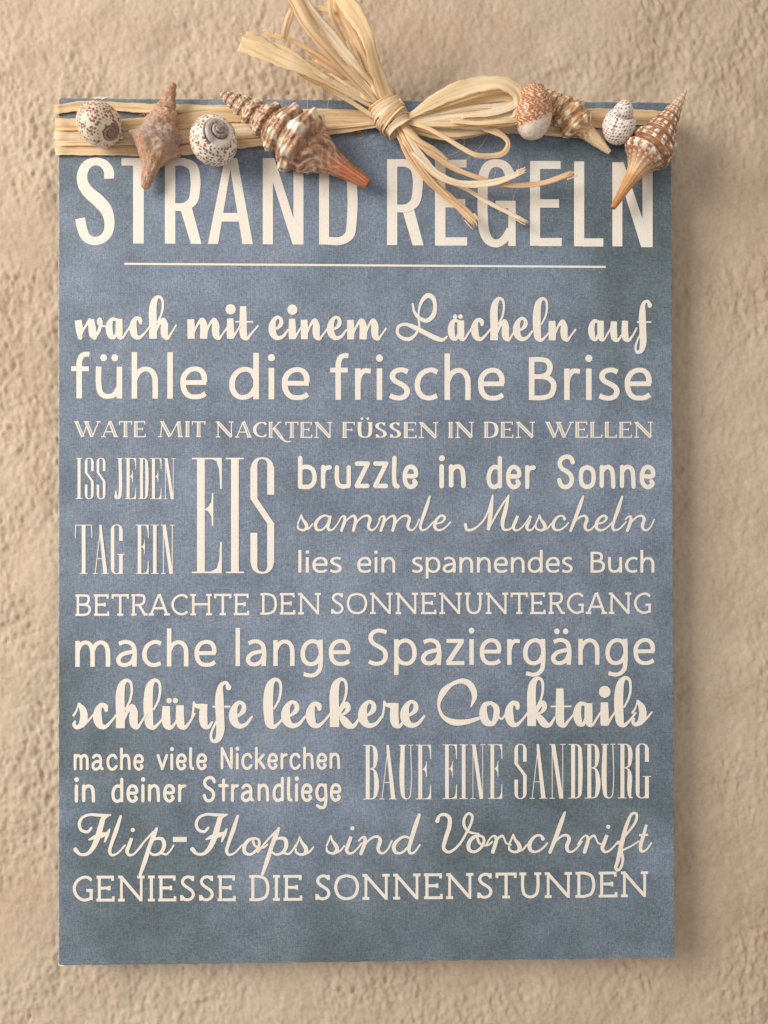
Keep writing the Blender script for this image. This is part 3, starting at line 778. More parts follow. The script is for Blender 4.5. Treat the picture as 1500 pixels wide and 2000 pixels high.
def paint_brown(base, light, dark, canal, tb, checks=0.0, whitep=None):
    def f(T, TH, p, wi, kn, su, mask, cd, nz):
        n1 = vnoise(TH*4+wi*3, p*7+wi*5, 5); n2 = vnoise(TH*14, T*90, 8); n3 = vnoise(TH*2.2, T*9, 2)
        c = lerp(base+0*T[..., None], dark, sstep(n1, 0.42, 0.8)*0.75)
        c = lerp(c, light*0.85, sstep(cd, 0.2, 1.0)*0.42*(0.4+n2))
        c = lerp(c, light, sstep(kn, 0.12, 0.45)*(0.95))
        c = lerp(c, dark*0.7, su*0.55)
        c = lerp(c, light*0.9, sstep(n2, 0.62, 0.9)*0.35)
        fl = np.cos(TH*9+4*np.sin(p*6.283+wi)+3*n1)      # wavy flames across each whorl
        c = lerp(c, light, sstep(fl, .35, .9)*.50*sstep(n3, .25, .55))
        c = lerp(c, dark, sstep(-fl, .5, .95)*.45)
        k = sstep(T, tb*1.08, tb*1.5)
        cc = lerp(canal+0*T[..., None], light*0.8, sstep(np.cos(TH*13+T*8), 0.3, 1)*0.35*(0.3+n2))
        cc = lerp(cc, dark, sstep(n3, 0.5, 0.85)*0.35)
        c = lerp(c, cc, k)
        if whitep is not None:
            t0, a0, rt, ra = whitep
            m = 1-sstep(np.sqrt(((T-t0)/rt)**2+((np.angle(np.exp(1j*(TH-a0))))/ra)**2), 0.7, 1.1)
            c = lerp(c, C(0.78, 0.76, 0.72), m)
        return c
    return f

# big turreted shell lying across the raffia
s4 = turret('turret_shell', (428, 180, 0.0065), (719, 359, 0.0045),
    [(0, 3), (.05, 10), (.15, 18), (.28, 28), (.40, 41), (.50, 55), (.56, 58), (.62, 49), (.68, 36), (.76, 24), (.86, 17), (.95, 13), (1, 10)],
    8.2, 0.60, paint_brown(C(.44, .21, .11), C(.88, .74, .54), C(.17, .055, .025), C(.44, .12, .04), .60, whitep=(0.50, 1.62, 0.035, 0.28)),
    M_GLOSS, N=8, sut=0.15, knob=0.20, cord=0.022, cords=4, bulge=0.05, roll=0.6, wob=0.04, ribs=0.03, seed=1, nt=420, nth=180)
tag(s4, 'large knobbly brown and white spired shell with red brown stem, left of the raffia knot', 'shell')
# weathered spindle
def paint_worn(T, TH, p, wi, kn, su, mask, cd, nz):
    n1 = vnoise(TH*2.5, T*9, 4); n2 = vnoise(TH*12, T*70, 9); n3 = vnoise(TH*5, T*25, 6)
    peach, mauve, rust, chalk = C(.48, .29, .19), C(.38, .28, .24), C(.40, .19, .10), C(.58, .46, .38)
    c = lerp(peach+0*T[..., None], mauve, sstep(T, .36, .50)*(1-sstep(T, .56, .66))*0.9)
    c = lerp(c, rust, sstep(n1, .45, .8)*.6*sstep(T, .5, .62))
    c = lerp(c, rust, (1-sstep(T, .05, .30))*0.65)
    c = lerp(c, chalk, sstep(n3, .6, .85)*.45)
    c = lerp(c, chalk, su*.3)
    c = lerp(c, rust*.45, sstep(n2, .85, .96)*.5)
    m = (np.abs(T-.255-0.004*np.sin(TH*5)) < .0042)*(np.abs(TH-1.9) < 0.30)
    return lerp(c, C(.03, .015, .01), m*1.0)
s2 = turret('spindle_shell', (339, 163, 0.005), (282, 369, 0.0035),
    [(0, 5), (.04, 7), (.14, 12), (.24, 18), (.27, 23), (.36, 27), (.40, 32), (.48, 37), (.53, 43), (.565, 47), (.60, 45), (.66, 36), (.72, 25), (.78, 17), (.86, 12.5), (.94, 10), (.985, 8), (1, 3)],
    5.2, 0.62, paint_worn, M_MATTE, N=7, sut=0.09, knob=0.14, cord=0.006, cords=4, bulge=0.05, q=4, roll=2.0, wob=0.08, seed=3, nt=300, nth=140, flat=0.82)
tag(s2, 'weathered smooth peach and mauve spindle shell with a pointed top and bottom', 'shell')
# checkered slender shell at the right corner
def paint_check(T, TH, p, wi, kn, su, mask, cd, nz):
    n1 = vnoise(TH*5, T*30, 3); n2 = vnoise(TH*16, T*110, 8)
    brown, white, dark, amber = C(.34, .155, .075), C(.86, .78, .66), C(.18, .07, .035), C(.56, .28, .10)
    c = lerp(brown+0*T[..., None], dark, sstep(n1, .5, .85)*.6)
    c = lerp(c, amber*1.2, sstep(cd, .3, 1)*.35)
    sq = sstep(np.cos(13*TH+wi*1.7+2), -.10, .20)
    rows = np.maximum(sstep(.17-np.abs(p-.38), 0, .03), sstep(.10-np.abs(p-.74), 0, .03)*sstep(n1, .3, .4))
    c = lerp(c, white, sq*rows*mask*sstep(n2, .1, .3))
    c = lerp(c, C(.74, .58, .40), (1-sstep(T, .08, .26))*.55)
    c = lerp(c, dark, su*.4)
    body = sstep(T, .5, .56)*(1-sstep(T, .62, .70))
    c = lerp(c, white*.85, body*sstep(np.cos(TH*15+T*6), .2, .9)*sstep(np.cos(T*260), -.1, .6)*.7)
    k = sstep(T, .60, .72)
    cc = lerp(amber+0*T[..., None], C(.78, .60, .36), (1-sstep(T, .62, .80))*0.75)
    cc = lerp(cc, dark*1.3, sstep(np.cos(TH*11+T*3), .55, 1)*.40)
    cc = lerp(cc, C(.42, .16, .05), sstep(T, .86, .98)*.7)
    return lerp(c, cc, k)
s8 = turret('turret_shell', (1341, 176, 0.007), (1197, 406, 0.0055),
    [(0, 1.2), (.06, 6), (.15, 12), (.28, 22), (.40, 33), (.47, 41), (.52, 44), (.56, 41), (.61, 30), (.67, 20), (.74, 14), (.84, 10), (.94, 7.5), (1, 5.5)],
    8.5, 0.56, paint_check, M_GLOSS, N=13, sut=0.12, knob=0.07, cord=0.022, cords=5, bulge=0.07, q=5, roll=0.2, wob=0.02, seed=2, kp=0.5, ksharp=1.0, nt=400, nth=170)
tag(s8, 'slender brown shell with rows of white squares and long amber stem, over the right edge', 'shell')
# small turreted shell right of the bow
s6 = turret('turret_shell', (1062, 180, 0.004), (1191, 298, 0.003),
    [(0, 8), (.12, 16), (.25, 23), (.38, 29), (.48, 31), (.54, 28), (.60, 19), (.68, 14), (.80, 11), (.90, 8), (1, 4.5)],
    5.0, 0.56, paint_brown(C(.54, .28, .12), C(.90, .76, .52), C(.28, .11, .04), C(.74, .58, .34), .56),
    M_GLOSS, N=8, sut=0.12, knob=0.12, cord=0.02, cords=4, bulge=0.08, q=3, roll=1.2, wob=0.03, seed=5, nt=260, nth=140)
tag(s6, 'small knobbly brown shell with a cream pointed stem tucked behind the patterned snail shell', 'shell')

def snail(name, ctr, h, R, axis, roll, label, paint, prof, g=1.95, rend=0.50, r0=0.012, sut=0.10, bulge=0.07, oval=1.0, nt=460, nth=300, wob=0.006):
    """globular shell: prof is its outline (radius, height along the axis), the seam winds out from the tip"""
    pr = np.array(catmull([tuple(p) for p in prof], 24))
    ln = np.concatenate([[0], np.cumsum(np.hypot(*np.diff(pr, axis=0).T))]); ln /= ln[-1]
    t = np.linspace(0, 1, nt)**1.15
    rr = np.interp(t, ln, pr[:, 0]); zz = np.interp(t, ln, pr[:, 1])
    tr, tz = np.gradient(rr), np.gradient(zz); m = np.hypot(tr, tz)+1e-9; nr, nz_ = -tz/m, tr/m
    r2, z2 = rr[:, None], zz[:, None]
    th = (np.arange(nth)/nth*2*np.pi)[None, :]
    rising = (np.arange(nt) < np.argmax(rr))[:, None]
    W = np.log(np.maximum(r2, r0)/r0)/np.log(g)
    Th = W - th/(2*np.pi); nend = np.log(rend/r0)/np.log(g)
    p = Th-np.floor(Th); inside = (np.floor(Th) < np.floor(nend)) & rising
    edge = np.where(inside, np.minimum(p, 1-p), np.where((np.floor(Th) == np.floor(nend)) & rising, p, 1.0))
    s = np.exp(-(edge/0.07)**2)
    bl = np.where(inside, np.sin(np.pi*p), 0)
    body = np.where((~inside) & rising, 1-np.exp(-((Th-np.floor(nend))/0.30)), np.where(rising, 0, 1))
    n = vnoise(th*3, r2*6+z2*4, 1)-.5
    disp = np.minimum(r2, 0.5)*(bulge*2*bl - sut*2*s) + 0.05*(body-1)*np.where(inside, 0, 1) + wob*n
    R_ = r2 + nr[:, None]*disp; Z = z2 + nz_[:, None]*disp
    co = np.stack([R_*np.cos(th), R_*np.sin(th)*oval, Z], -1)
    k = R*PXM*(1-h/0.2526)
    # the tip's direction is given as (right, up, towards the camera) seen from the camera
    vd = (CAM_POS-P(*ctr, h)).normalized(); vr = Vector((0, 0, 1)).cross(vd).normalized(); vu = vd.cross(vr)
    ax = (vr*axis[0]+vu*axis[1]+vd*axis[2]).normalized()
    u = OUT.cross(ax); u = u.normalized() if u.length > .05 else Vector((1, 0, 0)); w = ax.cross(u)
    M = np.array(Matrix((u, w, ax)).transposed()) @ np.array(Matrix.Rotation(roll, 3, 'Z'))
    c = P(*ctr, h)
    co = co @ M.T * k + np.array(c)
    lat = np.cumsum(np.hypot(tr, tz))[:, None]      # distance from the tip along the outline
    colr = paint(th+0*r2, lat+0*th, r2+0*th, inside+0.0*th, s*rising, rising+0.0*th)
    o = grid_mesh(name, co, colr, M_SNAIL, True, origin=c)
    return tag(o, label, 'shell')
def spots(th, lat, r, step, seed, size, el=1.0, thr=0.25, skew=0.0):
    """rows of uneven spots; the count in a row follows its girth"""
    row = np.floor(lat/step); v = lat/step-row
    rm = np.maximum(r, .05)
    cnt = np.maximum(4, np.round(2*np.pi*np.interp((row+.5)*step, lat[:, 0], r[:, 0])/step/1.0))
    u = (th/(2*np.pi)+0.13*row*0.37+skew*lat)*cnt; uc = np.floor(u); uf = u-uc; ui = uc % cnt
    jx, jy = hash2(ui, row, seed), hash2(ui, row, seed+1)
    on = hash2(ui, row, seed+2) > thr
    sz = size*(0.65+0.7*hash2(ui, row, seed+3))
    dd = np.sqrt(((uf-0.32-0.36*jx)/sz)**2 + ((v-0.32-0.36*jy)/(sz*el))**2)
    return (1-sstep(dd, 0.75, 1.2))*on
def paint_snail(ground, pink, spot, spire, step, size, seed, el=1.0, band=0.30, spire_r=0.5, coil=0.5, thr=.25, skew=0.0):
    def f(th, lat, r, inside, su, rising):
        n = vnoise(th*2, lat*4, seed)
        c = lerp(ground+0*th[..., None], pink, sstep(n, .35, .8)*.5)
        c = lerp(c, pink, (1-rising)*.55)
        c = c*(1-0.06*sstep(np.cos(th*42+5*n), .3, 1))[..., None]
        sp = spots(th+0.03*np.sin(lat*30), lat, r, step, seed, size, el, thr, skew)
        white = sstep(r, spire_r*.98, spire_r*1.02+.02)*(1-sstep(r, spire_r+band*.6, spire_r+band))*rising
        c = lerp(c, spot, np.clip(sp, 0, 1)*.9*(1-white*.93))
        cs = lerp(spire+0*th[..., None], spire*.5, sstep(vnoise(th*5, lat*40, seed+7), .45, .7)*.8)
        c = lerp(c, cs, (inside*rising)*coil)
        c = lerp(c, spire*.5, su*.55)
        return c
    return f
GL = [(0, 1.10), (.07, 1.07), (.20, .98), (.34, .90), (.48, .84), (.70, .70), (.90, .42), (1.0, .05), (.95, -.35), (.74, -.70), (.40, -.92), (0, -1.0)]
GF = [(0, .93), (.10, .92), (.25, .89), (.45, .82), (.68, .70), (.90, .42), (1.0, .05), (.95, -.35), (.74, -.70), (.40, -.92), (0, -1.0)]
GT = [(0, 1.46), (.16, 1.42), (.36, 1.28), (.50, 1.06), (.56, .84), (.76, .62), (.93, .32), (1.0, .0), (.95, -.36), (.76, -.74), (.42, -1.02), (0, -1.12)]
W0 = C(.84, .76, .66); SP = C(.13, .05, .035)
s1 = snail('snail_shell', (195, 243), 0.0072, 41, (0.56, -0.30, 0.77), 0.6,
    'spotted snail shell with a dark violet eye, nearest the left edge',
    paint_snail(C(.82, .70, .54), C(.76, .50, .36), C(.17, .06, .035), C(.30, .17, .14), 0.165, 0.34, 3, el=1.25, coil=.9, band=.20, spire_r=.42, thr=.2), GF, rend=.44, g=1.9, bulge=.05, oval=1.06)
s3 = snail('snail_shell', (418, 274), 0.008, 46, (0.22, 0.46, 0.86), 2.6,
    'round white snail shell with brown spots and a raised grey coil on top',
    paint_snail(W0, C(.78, .54, .42), C(.17, .06, .035), C(.33, .25, .23), 0.150, 0.36, 5, el=1.15, band=.30, spire_r=.38, coil=.75), GL, rend=.39, g=1.95, sut=.13)
s7 = snail('snail_shell', (1210, 245), 0.006, 32, (0.20, 0.80, 0.42), 0.9,
    'small white snail shell speckled with tiny dark dots, near the right corner',
    paint_snail(C(.87, .80, .73), C(.82, .64, .58), C(.13, .05, .05), C(.74, .62, .60), 0.20, 0.27, 8, coil=.10, band=.02, thr=.08), GT, rend=.58, g=2.6, sut=.14)
def paint_lattice(th, lat, r, inside, su, rising):
    n = vnoise(th*5, lat*8, 3)
    w = np.abs(np.sin(th*9 + 1.5*np.sin(lat*17+3*n)+n*2.6))
    br = lerp(C(.78, .57, .37)+0*th[..., None], C(.40, .15, .07), sstep(w, .30, .66))
    br = lerp(br, C(.30, .10, .05), sstep(vnoise(th*10, lat*26, 6), .60, .85)*.7)
    base = lerp(C(.78, .66, .56)+0*th[..., None], C(.62, .45, .36), sstep(n, .35, .75)*.7)
    k = sstep(lat+0.30*(n-.5)+0.34*np.cos(th-1.2), 2.16, 2.30)
    c = lerp(br, base, k)
    return lerp(c, C(.45, .22, .12), su*.5)
GO = [(0, 1.30), (.16, 1.28), (.38, 1.20), (.58, 1.06), (.76, .84), (.91, .52), (.98, .18), (1.0, -.18), (.93, -.62), (.75, -1.02), (.42, -1.32), (0, -1.42)]
s5 = snail('snail_shell', (1042, 217), 0.0085, 36.5, (0.05, 0.93, -0.10), 2.2,
    'brown netted snail shell with a pale base, at the end of the raffia loops',
    paint_lattice, GO, rend=.55, g=2.1)

# ------------------------------------------------------------------ raffia bow
bow = empty('raffia_bow', P(765, 228, 0.001), 'straw coloured raffia tied in a loose bow and wrapped across the top of the sign', 'bow')
RS = np.random.RandomState(5)
def ribbon3(name, pts, side=None, curl=0.05, crease=0.05, nW=12, n=9, twist=(0, 0), thick=0.00010, jag=0.04, raw=False, frac=0.0):
    """a flat strip of leaf: pts are (photo x, photo y, height mm, width px)"""
    if raw: C3 = [(p[0], p[1], p[2], p[3]) for p in pts]
    else:
        C3 = []
        for x, y, h, w in pts:
            q = P(x, y, h/1000); C3.append((q.x, q.z, q.y, w*PXM*(1-h/252.6)))
    sm = np.array(catmull(C3, n))
    pos = np.stack([sm[:, 0], sm[:, 2], sm[:, 1]], 1); wd = np.maximum(sm[:, 3], 0.0002)
    t = np.gradient(pos, axis=0); t /= np.linalg.norm(t, axis=1)[:, None]+1e-12
    ln = np.concatenate([[0], np.cumsum(np.linalg.norm(np.diff(pos, axis=0), axis=1))])
    out = np.array(OUT)
    if side is None:
        sd = np.cross(t, out); sd /= np.linalg.norm(sd, axis=1)[:, None]+1e-9
    else: sd = np.repeat(np.array(side)[None, :], len(pos), 0)
    nm = np.cross(sd, t); nm /= np.linalg.norm(nm, axis=1)[:, None]+1e-9
    tw = np.radians(np.interp(ln, np.linspace(0, ln[-1], len(twist)), twist))[:, None]
    s2_ = sd*np.cos(tw)+nm*np.sin(tw); n2_ = -sd*np.sin(tw)+nm*np.cos(tw)
    u = np.linspace(-1, 1, nW+1); ph = RS.rand(6)*6.28; k1, k2 = 2.2+RS.rand()*2, 5+RS.rand()*3
    sg = RS.choice([-1, 1])
    S = ln[:, None]; U = u[None, :]
    tri = lambda q: np.abs((q/3.1416) % 2 - 1)*2-1       # sharp folds along the leaf
    off = wd[:, None]*(-curl*U**2 + crease*tri(k1*U+ph[0]+S*60) + crease*.45*tri(k2*U+ph[1]+S*110))
    wj = wd*(1+jag*(np.sin(ln*700+ph[2])+np.sin(ln*1700+ph[3])))/2
    jit = 0.00004*np.sin(ln*430+ph[4])
    co = pos[:, None, :] + s2_[:, None, :]*(wj[:, None]*U+jit[:, None])[..., None] + n2_[:, None, :]*off[..., None]
    if frac > 0:      # frayed, uneven cut end
        e = frac*PXM*(RS.rand(nW+1)-.3)
        co[-1] += t[-1]*e[:, None]
    o = grid_mesh(name, co, None, M_RAF, False, parent=bow, origin=pos[len(pos)//2])
    me = o.data
    uvl = me.uv_layers.new(name='UVMap')
    nv = nW+1
    vi = np.zeros(len(me.loops), int); me.loops.foreach_get('vertex_index', vi)
    uv = np.stack([ln[vi//nv], (u[vi % nv]*wd[vi//nv]/2)], 1)
    uvl.data.foreach_set('uv', uv.ravel())
    md = o.modifiers.new('thickness', 'SOLIDIFY'); md.thickness = thick; md.offset = 0
    return o
def hair(name, pts, r=0.00006):
    c3 = []
    for x, y, h in pts:
        q = P(x, y, h/1000); c3.append((q.x, q.z, q.y))
    sm = np.array(catmull(c3, 8)); pos = np.stack([sm[:, 0], sm[:, 2], sm[:, 1]], 1)
    t = np.gradient(pos, axis=0); t /= np.linalg.norm(t, axis=1)[:, None]+1e-12
    sd = np.cross(t, np.array(OUT)+.01); sd /= np.linalg.norm(sd, axis=1)[:, None]; nm = np.cross(sd, t)
    a = np.arange(5)/5*2*np.pi
    co = pos[:, None, :] + r*(np.cos(a)[None, :, None]*sd[:, None, :]+np.sin(a)[None, :, None]*nm[:, None, :])
    o = grid_mesh(name, co, None, M_RAF, True, parent=bow, origin=pos[0])
    o.data.uv_layers.new(name='UVMap'); return o

# strands wrapped round the board, left part
for pts, kw in (
    ([(120, 252, .25, 26), (330, 250, .3, 30), (560, 248, .4, 30), (700, 244, .8, 16), (755, 240, 2, 9)], {}),
    ([(120, 280, .25, 24), (330, 284, .3, 26), (450, 270, .3, 26), (560, 262, .4, 24), (700, 247, .8, 12), (755, 241, 2, 8)], {}),
    ([(112, 214, -4, 16), (109, 214, -1, 16), (107.5, 214, .1, 17), (110, 214, .8, 17), (125, 212, .8, 17), (150, 208, 1, 18), (215, 208, 1, 17), (290, 212, 1, 20), (350, 212, 1, 19), (400, 211, 1, 14), (460, 213, 1.1, 16), (560, 219, 1.2, 14), (650, 221, 1.6, 17), (742, 226, 3, 12), (765, 230, 4, 9)], dict(crease=.09)),
    ([(112, 239, -4, 15), (109, 239, -1, 15), (107.5, 239, .1, 16), (110, 239, .8, 16), (140, 239, .8, 16), (200, 240, .9, 15), (300, 237, 1, 19), (400, 229, 1.2, 26), (480, 227, 1.3, 24), (560, 232, 1.4, 20), (650, 233, 1.8, 18), (742, 234, 3, 11), (765, 234, 4, 9)], {}),
    ([(112, 266, -4, 28), (109, 266, -1, 28), (107.5, 266, .1, 29), (110, 266, .8, 29), (140, 266, .8, 29), (230, 265, .9, 30), (330, 262, 1, 32), (450, 255, 1.1, 30), (560, 247, 1.3, 26), (650, 246, 1.6, 18), (745, 240, 3, 10), (765, 236, 4, 9)], dict(crease=.07)),
    ([(112, 293, -4, 18), (109, 293, -1, 18), (107.5, 293, .1, 19), (110, 293, .8, 19), (140, 293, .8, 20), (230, 294, .9, 19), (330, 295, 1, 20), (450, 282, 1.1, 20), (520, 274, 1.2, 19), (600, 262, 1.4, 17), (660, 254, 1.6, 14), (745, 242, 3, 9), (765, 238, 4, 8)], {}),
    ([(112, 252, -4, 8), (109, 252, -1, 8), (107.5, 252, .1, 8), (110, 252, .8, 8), (160, 251, 1.4, 8), (260, 250, 1.5, 9), (350, 247, 1.5, 9), (440, 241, 1.6, 8)], dict(crease=.12)),
    ([(112, 280, -4, 9), (109, 280, -1, 9), (107.5, 280, .1, 9), (110, 280, .8, 9), (160, 280, 1.4, 10), (260, 279, 1.5, 9), (350, 276, 1.5, 9), (470, 266, 1.6, 9), (620, 252, 1.8, 8), (750, 238, 3.2, 6)], dict(crease=.12)),
    # right part
    ([(960, 226, .8, 26), (1040, 228, .8, 30), (1110, 227, .9, 31), (1180, 226, .9, 31), (1250, 228, .9, 32), (1296, 229, .8, 26), (1313, 230, .6, 22), (1317, 230, 0, 22), (1316, 230, -1, 20), (1312, 230, -4, 20)], dict(crease=.07)),
    ([(960, 246, .5, 26), (1060, 251, .5, 24), (1130, 258, .6, 22), (1190, 265, .7, 22), (1250, 270, .7, 18), (1300, 262, .6, 15), (1313, 258, .6, 14), (1317, 258, 0, 14), (1316, 257, -1, 13), (1312, 257, -4, 13)], {}),
    ([(1030, 236, 1.2, 14), (1100, 238, 1.3, 14), (1180, 247, 1.3, 12), (1225, 262, 1.3, 9), (1245, 272, 1, 6)], dict(crease=.1)),
    ([(1010, 252, 1.2, 9), (1090, 262, 1.2, 9), (1160, 266, 1.2, 10), (1230, 276, 1, 7)], dict(crease=.1)),
): ribbon3('strand', pts, n=10, side=(0, 0, -1), curl=.03, **kw)

# long ends standing up and out to the left
fan = (
    ([(473, 77, 15, 50), (500, 88, 15, 47), (540, 108, 14.5, 36), (575, 124, 14, 28), (620, 146, 12, 20), (680, 180, 9, 13), (735, 212, 6, 9), (765, 230, 5, 8)], dict(curl=.06, crease=.05, twist=(10, -8, 0))),
    ([(530, 84, 13.5, 5), (560, 98, 13.5, 10), (600, 128, 13, 12), (680, 178, 9, 8), (745, 216, 5, 6)], dict(curl=.05, crease=.04)),
    ([(521, 64, 13, 9), (548, 72, 13, 11), (590, 88, 12, 11), (640, 118, 11, 12), (690, 158, 9, 10), (740, 206, 6, 8), (765, 228, 5, 7)], dict(twist=(0, 30, 0))),
    ([(571, 18, 15, 12), (562, 42, 15, 15), (554, 76, 14, 13)], dict(twist=(0, 35))),
    ([(566, -22, 17, 24), (583, 10, 17, 26), (602, 48, 16, 24), (630, 84, 14, 22), (668, 128, 11, 20), (712, 176, 8, 16), (745, 212, 6, 12), (768, 232, 5, 9)], dict(curl=.08, crease=.07, twist=(0, 18, -10))),
    ([(588, -20, 15, 14), (610, 22, 15, 18), (645, 66, 13, 22), (680, 112, 11, 20), (718, 158, 8, 17), (748, 204, 6, 12), (768, 230, 5, 9)], dict(curl=.14, crease=.09, twist=(20, -15, 0))),
    ([(655, -15, 16, 24), (680, 10, 16, 34), (706, 48, 15, 32), (722, 88, 14, 24), (734, 130, 11, 26), (748, 172, 8, 26), (765, 212, 6, 17), (774, 232, 5, 10)], dict(curl=.05, crease=.03, twist=(-25, 15, 0))),
    ([(643, -15, 12, 14), (668, 24, 12, 26), (690, 64, 11, 28), (708, 104, 10, 24), (730, 150, 8, 16), (755, 200, 6, 10)], dict(curl=.2, crease=.05, twist=(15, 0))),
    ([(644, -10, 14, 9), (648, 30, 14, 10), (668, 70, 12, 9), (700, 122, 10, 8), (735, 172, 8, 9), (760, 214, 6, 8)], dict(twist=(0, 40, 0))),
    ([(610, 22, 13, 5), (618, 16, 13, 10), (640, 18, 13, 10), (650, 22, 13, 7)], {}),
    ([(618, 48, 12, 11), (622, 24, 12, 12), (616, 14, 12, 9)], dict(twist=(0, 40))),
    ([(655, 60, 10, 9), (690, 112, 9, 11), (718, 150, 8, 12), (748, 196, 6, 9), (766, 226, 5, 7)], dict(crease=.1)),
    ([(700, 92, 9, 14), (712, 122, 8, 17), (730, 162, 7, 13), (755, 205, 5, 8)], dict(crease=.09)),
    ([(556, 112, 11, 9), (620, 144, 10, 15), (680, 176, 8, 17), (735, 208, 6, 11), (762, 228, 5, 8)], dict(crease=.09)),
    ([(600, 102, 10, 8), (650, 128, 9, 18), (700, 166, 7, 20), (742, 206, 5, 12), (765, 230, 4, 8)], dict(crease=.08)),
    ([(640, 150, 6, 8), (680, 166, 6, 20), (715, 184, 5, 18), (745, 208, 4, 10), (765, 230, 4, 7)], dict(crease=.06)),
    ([(575, 130, 12, 5), (592, 149, 11, 8), (640, 172, 9, 8), (690, 202, 7, 9), (735, 230, 5, 8), (765, 246, 4, 7)], dict(crease=.1)),
    ([(624, 76, 12, 6), (664, 118, 11, 9), (704, 156, 9, 9), (742, 204, 6, 7)], dict(twist=(0, 30, 0))),
    ([(596, 118, 12, 5), (650, 142, 10, 6), (700, 172, 8, 7), (748, 214, 5, 6)], {}),
)
for pts, kw in fan: ribbon3('strand', pts, n=9, frac=6 if kw.get('frac') else 0, **kw)

for k in range(16):      # narrow split pieces inside the fan
    a_ = RS.uniform(-1, 1); L_ = RS.uniform(.45, .95)
    ang = math.radians(138 + 22*a_ - 4); R0 = 175*L_
    ex, ey = 752+R0*math.cos(ang)*1.05, 212-R0*math.sin(ang)
    mx, my = (ex+752)/2+RS.uniform(-6, 6), (ey+212)/2+RS.uniform(-6, 6)
    ribbon3('strand', [(ex, ey, 4+9*L_, RS.uniform(2, 5)), ((ex+mx)/2, (ey+my)/2+RS.uniform(-3, 3), 4+8*L_, RS.uniform(5, 9)), (mx, my, 8, RS.uniform(5, 9)), (752, 208, 5.5, 6), (768, 232, 5, 5)], n=7, twist=(RS.uniform(-60, 60), 0, 0), crease=.08)
for k in range(10):      # and inside the loops
    y0 = RS.uniform(196, 250)
    ribbon3('loop', [(775, 236, 5, 4), (840, 232+(y0-228)*.4, 7, RS.uniform(4, 7)), (920, 226+(y0-228)*.8, 8.5, RS.uniform(5, 10)), (985, y0-4, 9, RS.uniform(5, 9)), (1018, y0-8, 9, 6)], n=7, twist=(0, RS.uniform(-40, 40), 0), crease=.08)

# loops reaching right
loops = (
    [(772, 232, 5, 8), (800, 226, 7, 12), (840, 202, 9, 24), (890, 178, 11, 31), (940, 164, 12, 30), (985, 164, 12, 26), (1010, 180, 11, 26), (1016, 208, 10, 22), (1004, 232, 9, 16), (960, 244, 8, 14), (890, 246, 7, 12), (820, 240, 6, 9), (775, 236, 5, 7)],
    [(775, 234, 5, 7), (830, 226, 6, 12), (890, 208, 7, 16), (950, 192, 8, 20), (996, 190, 9, 20), (1024, 206, 9, 16)],
    [(775, 236, 6, 7), (830, 232, 7, 13), (890, 222, 8, 18), (950, 216, 9, 20), (1000, 206, 10, 16), (1022, 190, 10, 13)],
    [(775, 238, 6, 8), (830, 240, 7, 13), (890, 240, 8, 15), (950, 232, 9, 13), (1018, 222, 9, 12)],
    [(775, 240, 5, 8), (830, 250, 5, 16), (880, 258, 5, 20), (930, 254, 5, 18), (990, 238, 5, 14), (1025, 228, 5, 10)],
    [(775, 242, 4, 8), (825, 258, 4, 13), (870, 268, 4, 12), (920, 262, 4, 12), (985, 246, 4, 10)],
    [(900, 226, 9, 8), (950, 222, 10, 12), (990, 214, 10, 10), (1020, 200, 10, 8)],
    [(880, 236, 9, 7), (940, 240, 10, 9), (985, 236, 10, 9), (1018, 234, 9, 9)],
    [(845, 214, 8, 5), (900, 196, 10, 7), (960, 178, 11, 8), (1000, 176, 11, 8)],
    [(985, 232, 8, 8), (1005, 224, 9, 9), (1022, 212, 9, 8)],
)
for i, pts in enumerate(loops): ribbon3('loop', pts, n=9, curl=.04 if i else .03, crease=.05, twist=(0, 12, 0) if i else (15, -10, 0, 60, 0))
ribbon3('loop', [(780, 236, 6, 6), (830, 248, 8, 8), (872, 270, 9, 9), (905, 290, 9, 9), (930, 303, 9, 10), (958, 304, 8, 10), (984, 298, 8, 11), (993, 280, 8, 9), (986, 268, 8, 10), (965, 256, 8, 13), (945, 250, 7, 11), (935, 246, 6, 6)], n=4, crease=.06)

# cut tails hanging to the lower right
tails = (
    [(768, 230, 5, 9), (782, 262, 6, 16), (800, 300, 6, 21), (832, 342, 6, 22), (868, 378, 5, 19), (900, 404, 5, 17), (928, 432, 5, 17)],
    [(775, 232, 6, 8), (795, 262, 7, 13), (818, 300, 7, 17), (850, 338, 7, 17), (890, 356, 7, 14), (930, 360, 7, 15), (975, 353, 7, 13), (1024, 334, 8, 9)],
    [(780, 230, 7, 8), (805, 262, 7, 13), (835, 292, 7, 14), (875, 322, 6, 12), (920, 342, 6, 11), (965, 356, 6, 11), (1010, 362, 6, 11), (1060, 357, 6, 11), (1118, 338, 7, 12)],
    [(772, 236, 5, 8), (790, 275, 5, 12), (815, 318, 5, 12), (850, 345, 4, 9), (900, 364, 4, 8), (960, 398, 4, 9), (1023, 430, 4, 8)],
    [(770, 232, 6, 8), (788, 268, 7, 10), (812, 312, 7, 11), (846, 356, 6, 10), (885, 396, 5, 9), (922, 436, 5, 6)],
    [(776, 234, 7, 7), (796, 256, 8, 11), (822, 276, 8, 10), (850, 292, 7, 8), (875, 312, 6, 5)],
    [(772, 240, 6, 8), (784, 268, 6, 10), (806, 296, 7, 10), (828, 318, 7, 10), (846, 340, 6, 8)],
)
for i, pts in enumerate(tails): ribbon3('tail', pts, n=9, curl=.05, crease=.06, frac=9 if i in (0, 4) else 3, twist=(0, 15, 0))

